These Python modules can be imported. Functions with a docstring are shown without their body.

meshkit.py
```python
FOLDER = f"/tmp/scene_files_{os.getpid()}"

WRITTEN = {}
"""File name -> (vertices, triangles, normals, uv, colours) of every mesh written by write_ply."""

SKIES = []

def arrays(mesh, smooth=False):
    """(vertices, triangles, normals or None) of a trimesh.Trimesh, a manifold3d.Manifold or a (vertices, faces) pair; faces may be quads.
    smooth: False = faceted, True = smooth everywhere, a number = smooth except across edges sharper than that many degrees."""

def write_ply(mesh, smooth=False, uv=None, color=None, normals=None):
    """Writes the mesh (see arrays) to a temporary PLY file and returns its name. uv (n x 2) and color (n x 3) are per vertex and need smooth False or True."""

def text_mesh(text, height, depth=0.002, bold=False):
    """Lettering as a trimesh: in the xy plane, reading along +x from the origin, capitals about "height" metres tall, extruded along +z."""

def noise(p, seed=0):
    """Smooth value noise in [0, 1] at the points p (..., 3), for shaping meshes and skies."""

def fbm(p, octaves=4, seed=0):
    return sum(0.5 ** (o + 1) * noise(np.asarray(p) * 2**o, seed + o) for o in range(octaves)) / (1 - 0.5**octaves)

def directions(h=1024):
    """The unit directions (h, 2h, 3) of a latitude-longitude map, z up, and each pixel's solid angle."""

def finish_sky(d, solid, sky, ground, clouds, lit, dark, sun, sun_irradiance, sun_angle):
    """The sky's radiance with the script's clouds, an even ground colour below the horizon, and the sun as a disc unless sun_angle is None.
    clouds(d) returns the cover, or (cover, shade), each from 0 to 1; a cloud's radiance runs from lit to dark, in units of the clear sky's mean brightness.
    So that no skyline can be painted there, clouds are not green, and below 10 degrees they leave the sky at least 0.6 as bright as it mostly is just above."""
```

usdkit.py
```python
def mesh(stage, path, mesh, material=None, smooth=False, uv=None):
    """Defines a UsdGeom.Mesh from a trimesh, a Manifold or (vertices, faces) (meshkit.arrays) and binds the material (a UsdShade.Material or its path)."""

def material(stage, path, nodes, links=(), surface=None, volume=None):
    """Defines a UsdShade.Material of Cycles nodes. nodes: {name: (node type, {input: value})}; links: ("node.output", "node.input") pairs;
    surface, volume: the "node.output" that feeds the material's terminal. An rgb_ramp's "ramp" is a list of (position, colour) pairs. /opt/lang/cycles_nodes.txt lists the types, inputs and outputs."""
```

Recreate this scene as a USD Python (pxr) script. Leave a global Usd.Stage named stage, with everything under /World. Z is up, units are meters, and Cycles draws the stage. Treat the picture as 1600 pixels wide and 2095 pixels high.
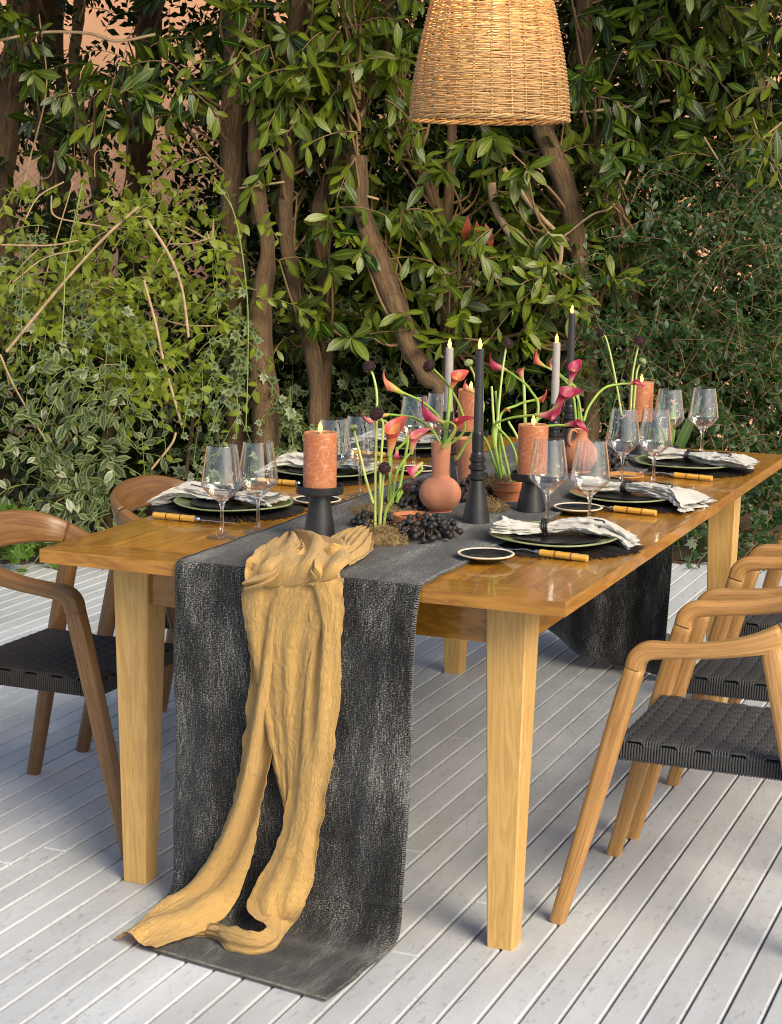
import math, random
import numpy as np, trimesh, usdkit, meshkit
from pxr import Usd, UsdGeom, UsdLux, UsdShade, Gf, Sdf, Vt

stage = Usd.Stage.CreateInMemory()
UsdGeom.SetStageUpAxis(stage, UsdGeom.Tokens.z)
UsdGeom.SetStageMetersPerUnit(stage, 1.0)
UsdGeom.Xform.Define(stage, '/World')
UsdGeom.Scope.Define(stage, '/World/Looks')

# ------------------------------------------------------------ camera, sky, sun
FPX = 3636.7
CAM = np.array([2.0977, -3.1245, 1.4817])
CR = np.array([[0.92279896, 0.38500358, 0.01463978],
               [-0.0782327, 0.15003594, 0.98558047],
               [-0.37725552, 0.91063794, -0.16857288]])
cam = UsdGeom.Camera.Define(stage, '/World/camera')
m = Gf.Matrix4d(*[float(x) for r in (list(CR[0]) + [0], list(CR[1]) + [0], list(-CR[2]) + [0], list(CAM) + [1]) for x in r])
cam.AddTransformOp().Set(m)
cam.CreateHorizontalApertureAttr(36.0)
cam.CreateVerticalApertureAttr(36.0 * 1024 / 782)
cam.CreateFocalLengthAttr(36.0 * FPX / 1600)
cam.CreateClippingRangeAttr(Gf.Vec2f(0.05, 500))
cam.CreateExposureAttr(EXPOSURE := 1.5)

SUN_AZ, SUN_EL = math.radians(120), math.radians(36)      # rotation = atan2(x, y) of the direction towards the sun
SUN_DIR = np.array([math.sin(SUN_AZ) * math.cos(SUN_EL), math.cos(SUN_AZ) * math.cos(SUN_EL), math.sin(SUN_EL)])
dome = UsdLux.DomeLight.Define(stage, '/World/sky')
dome.GetPrim().SetCustomDataByKey('kind', 'structure')
sky_m = usdkit.material(stage, '/World/Looks/sky', {
    's': ('sky_texture', {'sky_type': 'single_scattering', 'sun_disc': False, 'sun_elevation': SUN_EL, 'sun_rotation': SUN_AZ, 'aerosol_density': 2.0}),
    'b': ('background_shader', {'strength': 0.070})}, [('s.color', 'b.color')], surface='b.background')
UsdShade.MaterialBindingAPI.Apply(dome.GetPrim()).Bind(sky_m)
sun = UsdLux.DistantLight.Define(stage, '/World/sun')
sun.CreateNormalizeAttr(True)
sun.CreateIntensityAttr(0.41)
sun.CreateAngleAttr(32.0)
sun.CreateColorAttr(Gf.Vec3f(1.0, 0.86, 0.62))
zx = np.cross([0, 0, 1], SUN_DIR); zx /= np.linalg.norm(zx); zy = np.cross(SUN_DIR, zx)
sun.AddTransformOp().Set(Gf.Matrix4d(*[float(x) for r in (list(zx) + [0], list(zy) + [0], list(SUN_DIR) + [0], [0, 0, 6, 1]) for x in r]))

rng = np.random.default_rng(7)

# ------------------------------------------------------------ helpers
def ray(x, y):
    return CR.T @ np.array([(x - 800) / FPX, -(y - 1047.5) / FPX, 1.0])
def at(x, y, D):
    return CAM + ray(x, y) * D
def on(x, y, axis, val):
    d = ray(x, y); return CAM + d * (val - CAM[axis]) / d[axis]
def depth(p):
    return float((np.asarray(p, float) - CAM) @ CR[2])

used = {}
def path_for(name, parent='/World'):
    k = (parent, name); n = used.get(k, 0); used[k] = n + 1
    return f'{parent}/{name}' + (f'_{n:03d}' if n else '')
def ppath(parent):
    return '/World' if parent is None else str(parent.GetPath())
def obj(name, mesh, mat, parent=None, smooth=False, uv=None, color=None, kind=None, label=None):
    if isinstance(mesh, MB): uv = mesh.uv() if uv is None else uv; mesh = mesh.get()
    if smooth not in (False, True) and uv is not None: smooth = True
    p = usdkit.mesh(stage, path_for(name, ppath(parent)), mesh, mat, smooth=smooth, uv=uv)
    if color is not None:
        UsdGeom.PrimvarsAPI(p).CreatePrimvar('tint', Sdf.ValueTypeNames.Color3fArray, 'vertex').Set(Vt.Vec3fArray.FromNumpy(np.asarray(color, np.float32)))
    o = p.GetPrim()
    if kind: o.SetCustomDataByKey('kind', kind)
    if label: o.SetCustomDataByKey('label', label)
    return o
def tag(o, label, cat, group=None, kind=None):
    o.SetCustomDataByKey('label', label); o.SetCustomDataByKey('category', cat)
    if group: o.SetCustomDataByKey('group', group)
    if kind: o.SetCustomDataByKey('kind', kind)
    return o
def thing(name, label, cat, loc=(0, 0, 0), rotz=0.0, group=None, rot=None, kind=None):
    x = UsdGeom.Xform.Define(stage, path_for(name))
    x.AddTranslateOp().Set(Gf.Vec3d(*map(float, loc)))
    x.AddRotateZOp().Set(float(math.degrees(rotz)))
    if rot: x.AddRotateXYZOp().Set(Gf.Vec3f(*map(float, rot)))
    o = x.GetPrim()
    if label: tag(o, label, cat, group, kind)
    elif kind: o.SetCustomDataByKey('kind', kind)
    return o
def group_xf(name, kind='structure'):
    o = UsdGeom.Xform.Define(stage, path_for(name)).GetPrim(); o.SetCustomDataByKey('kind', kind); return o
def dup(root, label, loc, rotz=0.0, group=None, rot=None):
    was = root.GetCustomData()
    n = root.GetName().rstrip('0123456789').rstrip('_') if root.GetName()[-3:].isdigit() else root.GetName()
    r = thing(n, label, was['category'], loc, rotz, group or was.get('group'), rot)
    r.GetReferences().AddInternalReference(root.GetPath()); r.SetInstanceable(True)
    return r

class MB:
    """collects pieces into one mesh"""
    def __init__(s): s.v, s.f, s.u, s.n = [], [], [], 0
    def add(s, v, f, uv=None):
        v = np.asarray(v, float); f = np.asarray(f, int)
        if f.shape[1] == 4: f = np.vstack([f[:, [0, 1, 2]], f[:, [0, 2, 3]]])
        s.v.append(v); s.f.append(f + s.n); s.n += len(v)
        s.u.append(np.zeros((len(v), 2)) if uv is None else np.asarray(uv, float)); return s
    def tm(s, t): return s.add(t.vertices, t.faces)
    def get(s): return trimesh.Trimesh(np.vstack(s.v), np.vstack(s.f), process=False)
    def uv(s): return np.vstack(s.u)

def nrm(a): return a / np.maximum(np.linalg.norm(a, axis=-1, keepdims=True), 1e-12)
def spline(P, n):
    """Catmull-Rom through the rows of P (any columns), n samples evenly in parameter"""
    P = np.asarray(P, float)
    if len(P) == 2: t = np.linspace(0, 1, n)[:, None]; return P[0] * (1 - t) + P[1] * t
    Q = np.vstack([2 * P[0] - P[1], P, 2 * P[-1] - P[-2]])
    t = np.linspace(0, len(P) - 1 - 1e-9, n); i = t.astype(int); t = (t - i)[:, None]
    a, b, c, d = Q[i], Q[i + 1], Q[i + 2], Q[i + 3]
    return 0.5 * (2 * b + (c - a) * t + (2 * a - 5 * b + 4 * c - d) * t ** 2 + (3 * b - a - 3 * c + d) * t ** 3)
def frames(P, up0=None):
    T = nrm(np.gradient(P, axis=0)); U = np.zeros_like(T)
    up = np.array([0, 0, 1.0]) if up0 is None else np.asarray(up0, float)
    if abs(T[0] @ up) > .95: up = np.array([1.0, 0, 0])
    u = up - T[0] * (T[0] @ up)
    for k in range(len(P)):
        u = u - T[k] * (u @ T[k]); u = u / max(np.linalg.norm(u), 1e-9); U[k] = u
    return T, U, np.cross(T, U)
def tube(P, r, n=8, cap=True, section=None, up=None, fixed_up=False, ua=1.0):
    """sweep; r scalar, per point, or (n,2) for two half axes (along U, along W). section: unit outline (k,2)"""
    P = np.asarray(P, float); T, U, W = frames(P, up)
    if fixed_up:
        U = nrm(np.asarray(up, float) - T * (T @ np.asarray(up, float))[:, None]); W = np.cross(T, U)
    r = np.asarray(r, float)
    if r.ndim == 0: r = np.full((len(P), 2), float(r))
    elif r.ndim == 1 and len(r) == 2 and len(P) != 2: r = np.tile(r, (len(P), 1))
    elif r.ndim == 1: r = np.stack([r, r], 1)
    if section is None:
        a = np.linspace(0, 2 * np.pi, n, endpoint=False); section = np.stack([np.cos(a), np.sin(a)], 1)
    n = len(section)
    V = P[:, None] + U[:, None] * (section[None, :, :1] * r[:, None, :1]) + W[:, None] * (section[None, :, 1:] * r[:, None, 1:])
    L = np.r_[0, np.cumsum(np.linalg.norm(np.diff(P, axis=0), axis=1))]
    uv = np.stack([np.broadcast_to(np.linspace(0, 1, n)[None] * ua, (len(P), n)), np.broadcast_to(L[:, None], (len(P), n))], -1)
    i = np.arange(len(P) - 1)[:, None] * n; j = np.arange(n)[None]; k = (j + 1) % n
    F = np.stack([i + j, i + k, i + n + k, i + n + j], -1).reshape(-1, 4)
    V = V.reshape(-1, 3); F = np.vstack([F[:, [0, 1, 2]], F[:, [0, 2, 3]]]); uv = uv.reshape(-1, 2)
    if cap:
        b = len(V); V = np.vstack([V, P[0], P[-1]]); uv = np.vstack([uv, uv[0], uv[-1]])
        jj = np.arange(n); kk = (jj + 1) % n; e = (len(P) - 1) * n
        F = np.vstack([F, np.stack([np.full(n, b), kk, jj], 1), np.stack([np.full(n, b + 1), e + jj, e + kk], 1)])
    return V, F, uv
RR8 = np.array([[1, .55], [.55, 1], [-.55, 1], [-1, .55], [-1, -.55], [-.55, -1], [.55, -1], [1, -.55]])  # rounded square
RR12 = np.array([[1, .4], [.86, .86], [.4, 1], [-.4, 1], [-.86, .86], [-1, .4], [-1, -.4], [-.86, -.86], [-.4, -1], [.4, -1], [.86, -.86], [1, -.4]])
def lathe(prof, n=40, c=(0, 0, 0), wob=None):
    """closed surface of revolution of (r, z) points from bottom axis round to axis"""
    prof = np.asarray(prof, float); a = np.linspace(0, 2 * np.pi, n, endpoint=False)
    V = np.stack([prof[:, None, 0] * np.cos(a), prof[:, None, 0] * np.sin(a), np.broadcast_to(prof[:, None, 1], (len(prof), n))], -1)
    if wob is not None: V = wob(V, a)
    i = np.arange(len(prof) - 1)[:, None] * n; j = np.arange(n)[None]; k = (j + 1) % n
    F = np.stack([i + j, i + k, i + n + k, i + n + j], -1).reshape(-1, 4)
    uv = np.stack([np.broadcast_to(np.linspace(0, 1, n)[None], (len(prof), n)), np.broadcast_to(np.linspace(0, 1, len(prof))[:, None], (len(prof), n))], -1)
    F = np.vstack([F[:, [0, 1, 2]], F[:, [0, 2, 3]]])
    return V.reshape(-1, 3) + np.asarray(c, float), F, uv.reshape(-1, 2)
def lath(prof, n=40, c=(0, 0, 0), wob=None):
    v, f, u = lathe(prof, n, c, wob); t = trimesh.Trimesh(v, f, process=False); t.merge_vertices(); t.update_faces(t.nondegenerate_faces()); return t
def arc(cx, cz, r, a0, a1, n=6):
    return [(cx + r * math.cos(math.radians(a)), cz + r * math.sin(math.radians(a))) for a in np.linspace(a0, a1, n)]
def cbox(x0, x1, y0, y1, z0, z1, b=.002):
    p = [(x, y, z) for x in (x0, x1) for y in (y0, y1) for z in (z0, z1)]
    pts = []
    for x in (x0, x1):
        for y in (y0, y1):
            for z in (z0, z1):
                sx, sy, sz = (1 if x == x0 else -1), (1 if y == y0 else -1), (1 if z == z0 else -1)
                pts += [(x, y + sy * b, z + sz * b), (x + sx * b, y, z + sz * b), (x + sx * b, y + sy * b, z)]
    return trimesh.convex.convex_hull(np.array(pts))
def hullpts(pts): return trimesh.convex.convex_hull(np.asarray(pts, float))
def sheet(G, th=0.0015, uv=None):
    """closed thin cloth from a grid G (rows, cols, 3)"""
    R, Cn = G.shape[:2]
    du = np.gradient(G, axis=1); dv = np.gradient(G, axis=0); N = nrm(np.cross(du, dv))
    A, B = (G + N * th / 2).reshape(-1, 3), (G - N * th / 2).reshape(-1, 3)
    i = np.arange(R - 1)[:, None] * Cn; j = np.arange(Cn - 1)[None]
    q = np.stack([i + j, i + j + 1, i + Cn + j + 1, i + Cn + j], -1).reshape(-1, 4); n = R * Cn
    F = [q, q[:, ::-1] + n]
    def strip(idx): idx = np.asarray(idx); return np.stack([idx[:-1], idx[:-1] + n, idx[1:] + n, idx[1:]], 1)
    F += [strip(np.arange(Cn)), strip(np.arange(Cn)[::-1] + (R - 1) * Cn), strip(np.arange(R)[::-1] * Cn), strip(np.arange(R) * Cn + Cn - 1)]
    if uv is None:
        L = np.r_[0, np.cumsum(np.linalg.norm(np.diff(G[:, Cn // 2], axis=0), axis=1))]
        S = np.concatenate([np.zeros((R, 1)), np.cumsum(np.linalg.norm(np.diff(G, axis=1), axis=2), axis=1)], 1)
        uv = np.stack([S, np.broadcast_to(L[:, None], (R, Cn))], -1)
    u = uv.reshape(-1, 2)
    F = np.vstack(F); F = np.vstack([F[:, [0, 1, 2]], F[:, [0, 2, 3]]])
    return np.vstack([A, B]), F, np.vstack([u, u])

# ------------------------------------------------------------ materials
def M(name, nodes, links=(), surface='p.BSDF', **k):
    return usdkit.material(stage, '/World/Looks/' + name, nodes, links, surface=surface, **k)
def plain(name, col, rough=.5, var=.12, scale=20, bump=.0, **pr):
    """one colour with a mottled grain and a small roughness variation"""
    c0 = [c * (1 - var) for c in col]; c1 = [min(1, c * (1 + var)) for c in col]
    nd = {'t': ('texture_coordinate', {}), 'n': ('noise_texture', {'scale': scale, 'detail': 5, 'roughness': .6}),
          'r': ('rgb_ramp', {'ramp': [(.3, c0), (.7, c1)]}), 'rr': ('map_range', {'from_min': .3, 'from_max': .7, 'to_min': max(0, rough - .08), 'to_max': min(1, rough + .08)}),
          'p': ('principled_bsdf', pr)}
    ln = [('t.object', 'n.vector'), ('n.fac', 'r.fac'), ('r.color', 'p.base_color'), ('n.fac', 'rr.value'), ('rr.result', 'p.roughness')]
    if bump:
        nd['b'] = ('bump', {'strength': bump, 'distance': .002}); ln += [('n.fac', 'b.height'), ('b.normal', 'p.normal')]
    return M(name, nd, ln)
def wood(name, cols, axis, rough=.45, coat=0., knots=True, stretch=14, spec=.5):
    """grain along an axis of the object ('x','y','z') or along the sweep ('uv')"""
    s = {'x': (1, stretch, stretch), 'y': (stretch, 1, stretch), 'z': (stretch, stretch, 1), 'uv': (stretch * .14, 1, 1)}[axis]
    nd = {'t': ('texture_coordinate', {}), 'oi': ('object_info', {}), 'sh': ('vector_math', {'math_type': 'multiply_add', 'vector2': (1, 1, 1)}),
          'sc': ('vector_math', {'math_type': 'scale', 'vector1': (7.3, 3.7, 9.1)}),
          'm': ('mapping', {'scale': s}), 'n1': ('noise_texture', {'scale': 1.6, 'detail': 4, 'roughness': .55, 'distortion': 1.2}),
          'n2': ('noise_texture', {'scale': 9, 'detail': 6, 'roughness': .7, 'distortion': .3}),
          'w': ('math', {'math_type': 'multiply', 'value2': 7.0}), 'fr': ('math', {'math_type': 'fraction'}), 'pp': ('math', {'math_type': 'pingpong', 'value2': .5}),
          'mx': ('mix_float', {'fac': .45}), 'r': ('rgb_ramp', {'ramp': [(.1, cols[0]), (.45, cols[1]), (.85, cols[2])]}),
          'rr': ('map_range', {'from_min': .2, 'from_max': .8, 'to_min': rough + .1, 'to_max': rough - .08}),
          'b': ('bump', {'strength': .25, 'distance': .0008}), 'hs': ('hsv', {}), 'hv': ('map_range', {'to_min': .82, 'to_max': 1.16}),
          'p': ('principled_bsdf', {'coat_weight': coat, 'coat_roughness': .06, 'specular_ior_level': spec})}
    ln = [('t.UV' if axis == 'uv' else 't.object', 'sh.vector1'), ('oi.random', 'sc.scale'), ('sc.vector', 'sh.vector3'), ('sh.vector', 'm.vector'),
          ('m.vector', 'n1.vector'), ('m.vector', 'n2.vector'), ('n1.fac', 'w.value1'), ('w.value', 'pp.value1'), ('pp.value', 'mx.a'), ('n2.fac', 'mx.b'),
          ('mx.result', 'r.fac'), ('r.color', 'hs.color'), ('oi.random', 'hv.value'), ('hv.result', 'hs.value'), ('hs.color', 'p.base_color'), ('n2.fac', 'rr.value'), ('rr.result', 'p.roughness'),
          ('n2.fac', 'b.height'), ('b.normal', 'p.normal')]
    del nd['fr']
    return M(name, nd, ln)
HONEY = [(.17, .062, .005), (.36, .160, .016), (.52, .275, .042)]
top_x = wood('table_wood_across', HONEY, 'x', rough=.34, coat=.5, stretch=9)
top_y = wood('table_wood_along', HONEY, 'y', rough=.34, coat=.5, stretch=9)
PINE = [(.42, .235, .068), (.57, .35, .115), (.66, .445, .17)]
leg_wood = wood('leg_wood', PINE, 'z', rough=.5, stretch=16)
TEAK = [(.27, .125, .036), (.46, .25, .085), (.58, .35, .14)]
teak = wood('teak', TEAK, 'uv', rough=.45, stretch=30)
WAL = [(.095, .042, .013), (.195, .096, .032), (.31, .175, .072)]
walnut = wood('dark_teak', WAL, 'uv', rough=.38, stretch=30)

deck_m = M('deck_paint', {
    't': ('geometry', {}), 'oi': ('object_info', {}), 'm': ('mapping', {'scale': (1, .35, 1)}),
    'n1': ('noise_texture', {'scale': 3.0, 'detail': 6, 'roughness': .62}), 'n2': ('noise_texture', {'scale': 75, 'detail': 5, 'roughness': .75}),
    'n3': ('noise_texture', {'scale': 13, 'detail': 4, 'roughness': .6, 'distortion': 1.0}),
    'r': ('rgb_ramp', {'ramp': [(.30, (.38, .398, .420)), (.5, (.475, .50, .530)), (.7, (.56, .592, .630))]}),
    'rp': ('rgb_ramp', {'ramp': [(.545, (0, 0, 0)), (.62, (1, 1, 1))]}), 'rq': ('rgb_ramp', {'ramp': [(.42, (0, 0, 0)), (.60, (1, 1, 1))]}),
    'wm': ('math', {'math_type': 'multiply'}), 'dirt': ('mix_color', {'b': (.27, .272, .272)}), 'hs': ('hsv', {}), 'hv': ('map_range', {'to_min': .93, 'to_max': 1.05}),
    'sc': ('math', {'math_type': 'multiply', 'value2': .62}),
    'rr': ('map_range', {'from_min': .3, 'from_max': .7, 'to_min': .34, 'to_max': .56}), 'b': ('bump', {'strength': .35, 'distance': .0015}), 'p': ('principled_bsdf', {})},
    [('t.position', 'm.vector'), ('m.vector', 'n1.vector'), ('m.vector', 'n2.vector'), ('m.vector', 'n3.vector'), ('n1.fac', 'r.fac'), ('n2.fac', 'rp.fac'), ('n3.fac', 'rq.fac'),
     ('rp.color', 'wm.value1'), ('rq.color', 'wm.value2'), ('wm.value', 'sc.value1'), ('sc.value', 'dirt.fac'), ('r.color', 'dirt.a'), ('dirt.result', 'hs.color'), ('oi.random', 'hv.value'), ('hv.result', 'hs.value'),
     ('hs.color', 'p.base_color'), ('n1.fac', 'rr.value'), ('rr.result', 'p.roughness'), ('n2.fac', 'b.height'), ('b.normal', 'p.normal')])
soil_m = plain('soil', (.055, .035, .02), .9, .6, 9, .8)
joist_m = plain('dark_timber', (.03, .024, .018), .8, .3)
plaster = plain('peach_plaster', (.80, .44, .27), .85, .10, 3, .3)
blackm = plain('black_ceramic', (.012, .012, .013), .42, .15, 60)
cord_m = plain('charcoal_cord', (.040, .042, .046), .62, .3, 180, .3)
cord_d = plain('black_brown_cord', (.020, .016, .014), .55, .3, 180, .3)

# ------------------------------------------------------------ the setting: ground, deck, wall
DX = nrm(np.array([CR[0][0], CR[0][1], 0.0])); DT = nrm(np.array([CR[2][0], CR[2][1], 0.0]))      # across the hedge, away into it
def hed(s, t, z): return np.array([CAM[0], CAM[1], 0]) + DX * s + DT * t + np.array([0, 0, z])
g = 200.0
gv = [(-g, -g, -.06), (g, -g, -.06), (g, g, -.06), (-g, g, -.06)]
o = obj('ground', (gv, [[0, 1, 2, 3]]), soil_m, kind='structure'); o.SetCustomDataByKey('label', 'dark soil under the hedge and deck')
deck = group_xf('deck')
PITCH, GAP = .0688, .0052
def deck_end(x): return 4.32 + .51 * (x - .45)
rb = random.Random(3)
xs = 1.0785 + PITCH * np.arange(-76, 46)
for i, x in enumerate(xs):
    y0, y1 = -4.6, deck_end(x) + rb.uniform(-.012, .012)
    if y1 < y0 + .3: continue
    cuts = [y0]; y = y0 + rb.uniform(.6, 3.4)
    while y < y1 - .4: cuts.append(y); y += rb.uniform(2.2, 3.6)
    cuts.append(y1)
    for a, b in zip(cuts[:-1], cuts[1:]):
        dz = rb.uniform(-.0006, .0006)
        obj('board', cbox(x + GAP / 2, x + PITCH - GAP / 2, a + .0012, b - .0012, -.024, dz, .0032), deck_m, deck)
for k in range(14):
    y = -4.3 + .62 * k
    obj('joist', cbox(xs[0] + max(0, (y - 4.15 - .51 * (xs[0] - .45)) / .51), xs[-1], y, y + .05, -.058, -.0245, .001), joist_m, deck)

# ------------------------------------------------------------ table
W, L, H, TT = 1.159, 2.281, .76, .0285
table = thing('dining_table', 'long honey varnished wooden dining table with thick pale square legs', 'table', (0, 0, 0))
Bw = .105
# frame of four mitred boards
def mitre(pts, z0, z1, b=.0004):
    pts = np.asarray(pts, float); c = pts.mean(0); P = []
    for p in pts:
        d = nrm(c - p) * b
        P += [(p[0], p[1], z0 + b), (p[0], p[1], z1 - b), (p[0] + d[0], p[1] + d[1], z0), (p[0] + d[0], p[1] + d[1], z1)]
    return hullpts(P)
e = .0004
obj('frame_board', mitre([(0, 0), (W, 0), (W - Bw, Bw - e), (Bw, Bw - e)], H - TT, H), top_x, table)
obj('frame_board', mitre([(0, L), (W, L), (W - Bw, L - Bw + e), (Bw, L - Bw + e)], H - TT, H), top_x, table)
obj('frame_board', mitre([(0, e), (0, L - e), (Bw - e, L - Bw), (Bw - e, Bw)], H - TT, H), top_y, table)
obj('frame_board', mitre([(W, e), (W, L - e), (W - Bw + e, L - Bw), (W - Bw + e, Bw)], H - TT, H), top_y, table)
px_ = np.linspace(Bw + .0003, W - Bw - .0003, 8)
for a, b in zip(px_[:-1], px_[1:]):
    obj('top_plank', cbox(a + .0002, b - .0002, Bw + .0004, L - Bw - .0004, H - TT + .002, H - .0004, .0006), top_y, table)
IX, IY, LA, LB, JX, JY = .110, .111, .087, .0560, .1238, .118
def legm(sx, sy):
    t, b = [], []
    for dx in (0, 1):
        for dy in (0, 1):
            for (i, k, c, ch) in ((IX + dx * LA, IY + dy * LA, H - TT - .0005, .003), (JX + dx * LB, JY + dy * LB, .0003, .003)):
                ix, iy = (1 if dx == 0 else -1) * ch, (1 if dy == 0 else -1) * ch
                for (qx, qy) in ((i + ix, k), (i, k + iy)):
                    t.append((qx if sx == 0 else W - qx, qy if sy == 0 else L - qy, c))
    return hullpts(t)
for sx in (0, 1):
    for sy in (0, 1): obj('leg', legm(sx, sy), leg_wood, table)
zb = H - TT - .0006
obj('apron', cbox(IX + LA - .004, W - IX - LA + .004, IY + .014, IY + .034, zb - .098, zb, .0015), top_x, table)
obj('apron', cbox(IX + LA - .004, W - IX - LA + .004, L - IY - .034, L - IY - .014, zb - .098, zb, .0015), top_x, table)
obj('apron', cbox(IX + .014, IX + .034, IY + LA - .004, L - IY - LA + .004, zb - .098, zb, .0015), top_y, table)
obj('apron', cbox(W - IX - .034, W - IX - .014, IY + LA - .004, L - IY - LA + .004, zb - .098, zb, .0015), top_y, table)

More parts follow.
